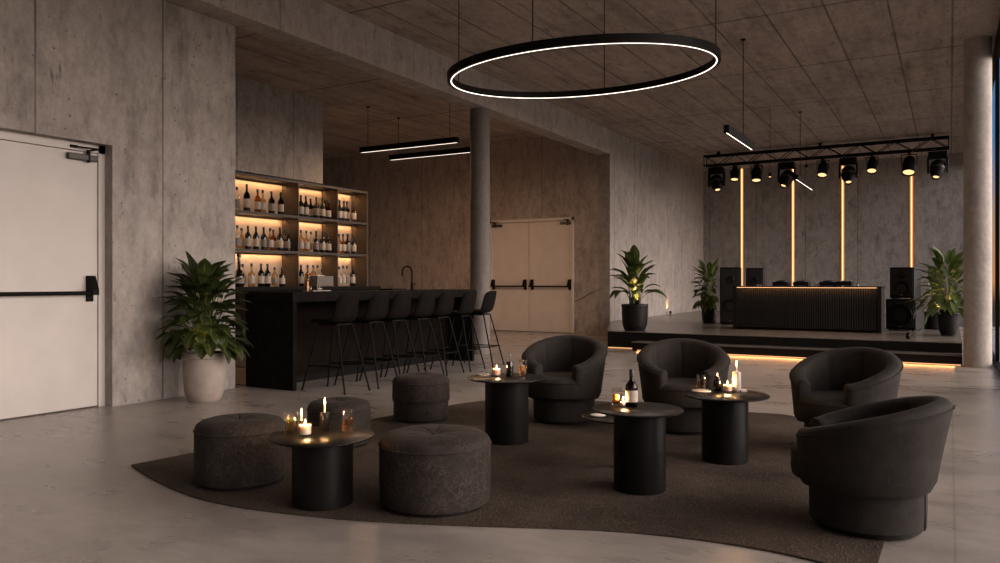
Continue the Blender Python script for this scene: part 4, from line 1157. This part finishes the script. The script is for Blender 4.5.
light('pot_beam', 'POINT', (0, -.03, .2), .8, (1, .62, .2), tp, shadow_soft_size=.02)

def pot_on_stage(ul, ur, vf): return DRUM(ul, ur, vf, HS)
a = pot_on_stage(621.5, 648, 331.2)
plant('potted_plant', (a[0], a[1], HS), 'long-leaved plant in a tall black pot at the left corner of the stage', (a[2] * .82, a[2], .5, .004), 'pot_black', 50, 1.12, .56, .46, .185, 'fountain', 'leaf_stage', None, 11, 0, [(.1, -.1, .55), (.08, -.08, .62)])
u1 = uplight(a[0] + .1, a[1] - .1, HS + .475, 'little spotlight glowing in the soil of the tall black stage pot', 26, (-.25, .15, 1), 'pot_uplight')
a = pot_on_stage(701.5, 717, 323.2)
plant('potted_plant', (a[0], a[1], HS), 'bushy plant in a dark pot in the far left corner beside the tall speaker', (a[2] * .8, a[2], .33, .004), 'pot_black', 95, .95, .5, .3, .12, 'bush', 'leaf_stage', lambda v: v.y > 10 and (v - Vector((a[0], a[1], v.z))).dot(Vector((S3, .5, 0))) < .27, 5, .1, [(.05, -.1, .38), (.045, -.1, .44)])
uplight(a[0] + .05, a[1] - .1, HS + .31, 'little spotlight glowing under the leaves of the far corner plant', 12, (-.1, .0, 1), 'pot_uplight')
a = pot_on_stage(937.5, 958.5, 336.2)
plant('potted_plant', (a[0], a[1], HS), 'broad green plant in a round black pot on the right of the stage', (a[2] * .7, a[2], .37, .003), 'pot_black', 105, 1.02, .6, .33, .13, 'bush', 'leaf_stage', lambda v: v.x < .5 and (v - Vector((a[0], a[1], v.z))).dot(Vector((S3, .5, 0))) > -.5, 21, .08, [(.04, -.1, .42), (-.08, -.06, .42), (.035, -.09, .48), (-.1, -.05, .48)])
uplight(a[0] + .04, a[1] - .1, HS + .35, 'little spotlight shining up through the right stage plant', 28, (-.1, .1, 1), 'pot_uplight')
uplight(a[0] - .08, a[1] - .06, HS + .35, 'second small spotlight in the pot of the right stage plant', 18, (-.5, .2, 1), 'pot_uplight')
x, y = AT(934, 15.2)
r = plant('potted_plant', (x, y, HS), 'smaller plant in a square-shouldered dark pot behind the right stage plant', (.17, .17, .34, .002), 'pot_black', 26, .8, .5, .42, .11, 'fountain', 'leaf_stage', lambda v: v.x < .5 and (v - Vector((x, y, v.z))).dot(Vector((S3, .5, 0))) > -.22, 31)

# ------------------------------------------------------------------ dusk sky, glowing low in the west
wd = bpy.data.worlds.new('dusk'); bpy.context.scene.world = wd; wd.use_nodes = True
nt = wd.node_tree; nt.nodes.clear(); out = nt.nodes.new('ShaderNodeOutputWorld')
tc = nt.nodes.new('ShaderNodeTexCoord').outputs['Generated']
sep = N(nt, 'ShaderNodeSeparateXYZ', {0: tc})
z = sep.outputs[2]
sky = RAMP(nt, MATH(nt, 'ADD', MATH(nt, 'MULTIPLY', z, .5), .5), [(.0, (.03, .026, .024)), (.488, (.05, .04, .035)), (.5, (.62, .27, .09)), (.535, (.4, .26, .17)), (.575, (.06, .2, .4)), (.75, (.03, .1, .24)), (1, (.012, .035, .09))])
wdir = Vector((.93, .2, .24)).normalized()
dt = N(nt, 'ShaderNodeVectorMath', {0: tc, 1: tuple(wdir)}, operation='DOT_PRODUCT').outputs['Value']
gl = MATH(nt, 'POWER', MATH(nt, 'MAXIMUM', dt, 0.0), 5.0)
up = RAMP(nt, z, [(0.0, .12), (.03, 1.0)])
gl = MATH(nt, 'MULTIPLY', gl, up)
bg1 = N(nt, 'ShaderNodeBackground', {'Color': sky, 'Strength': 1.0})
bg2 = N(nt, 'ShaderNodeBackground', {'Color': (1, .835, .75, 1), 'Strength': MATH(nt, 'MULTIPLY', gl, 13.3)})
ad = N(nt, 'ShaderNodeAddShader', {0: bg1.outputs[0], 1: bg2.outputs[0]})
nt.links.new(ad.outputs[0], out.inputs[0])

# ------------------------------------------------------------------ camera and view
cam = bpy.data.cameras.new('camera'); co = bpy.data.objects.new('camera', cam); C.objects.link(co)
cam.sensor_width = 36; cam.lens = 36 * F / 1000; cam.clip_start = .05
co.location = (0, 0, H); co.rotation_euler = (radians(90), 0, radians(30))
sc = bpy.context.scene; sc.camera = co
sc.view_settings.view_transform = 'Standard'; sc.view_settings.look = 'None'; sc.view_settings.gamma = 1
sc.view_settings.use_curve_mapping = False; sc.view_settings.exposure = 0.0
sc.cycles.use_denoising = True
sc.cycles.sample_clamp_indirect = 4
sc.cycles.max_bounces = 8; sc.cycles.transparent_max_bounces = 16
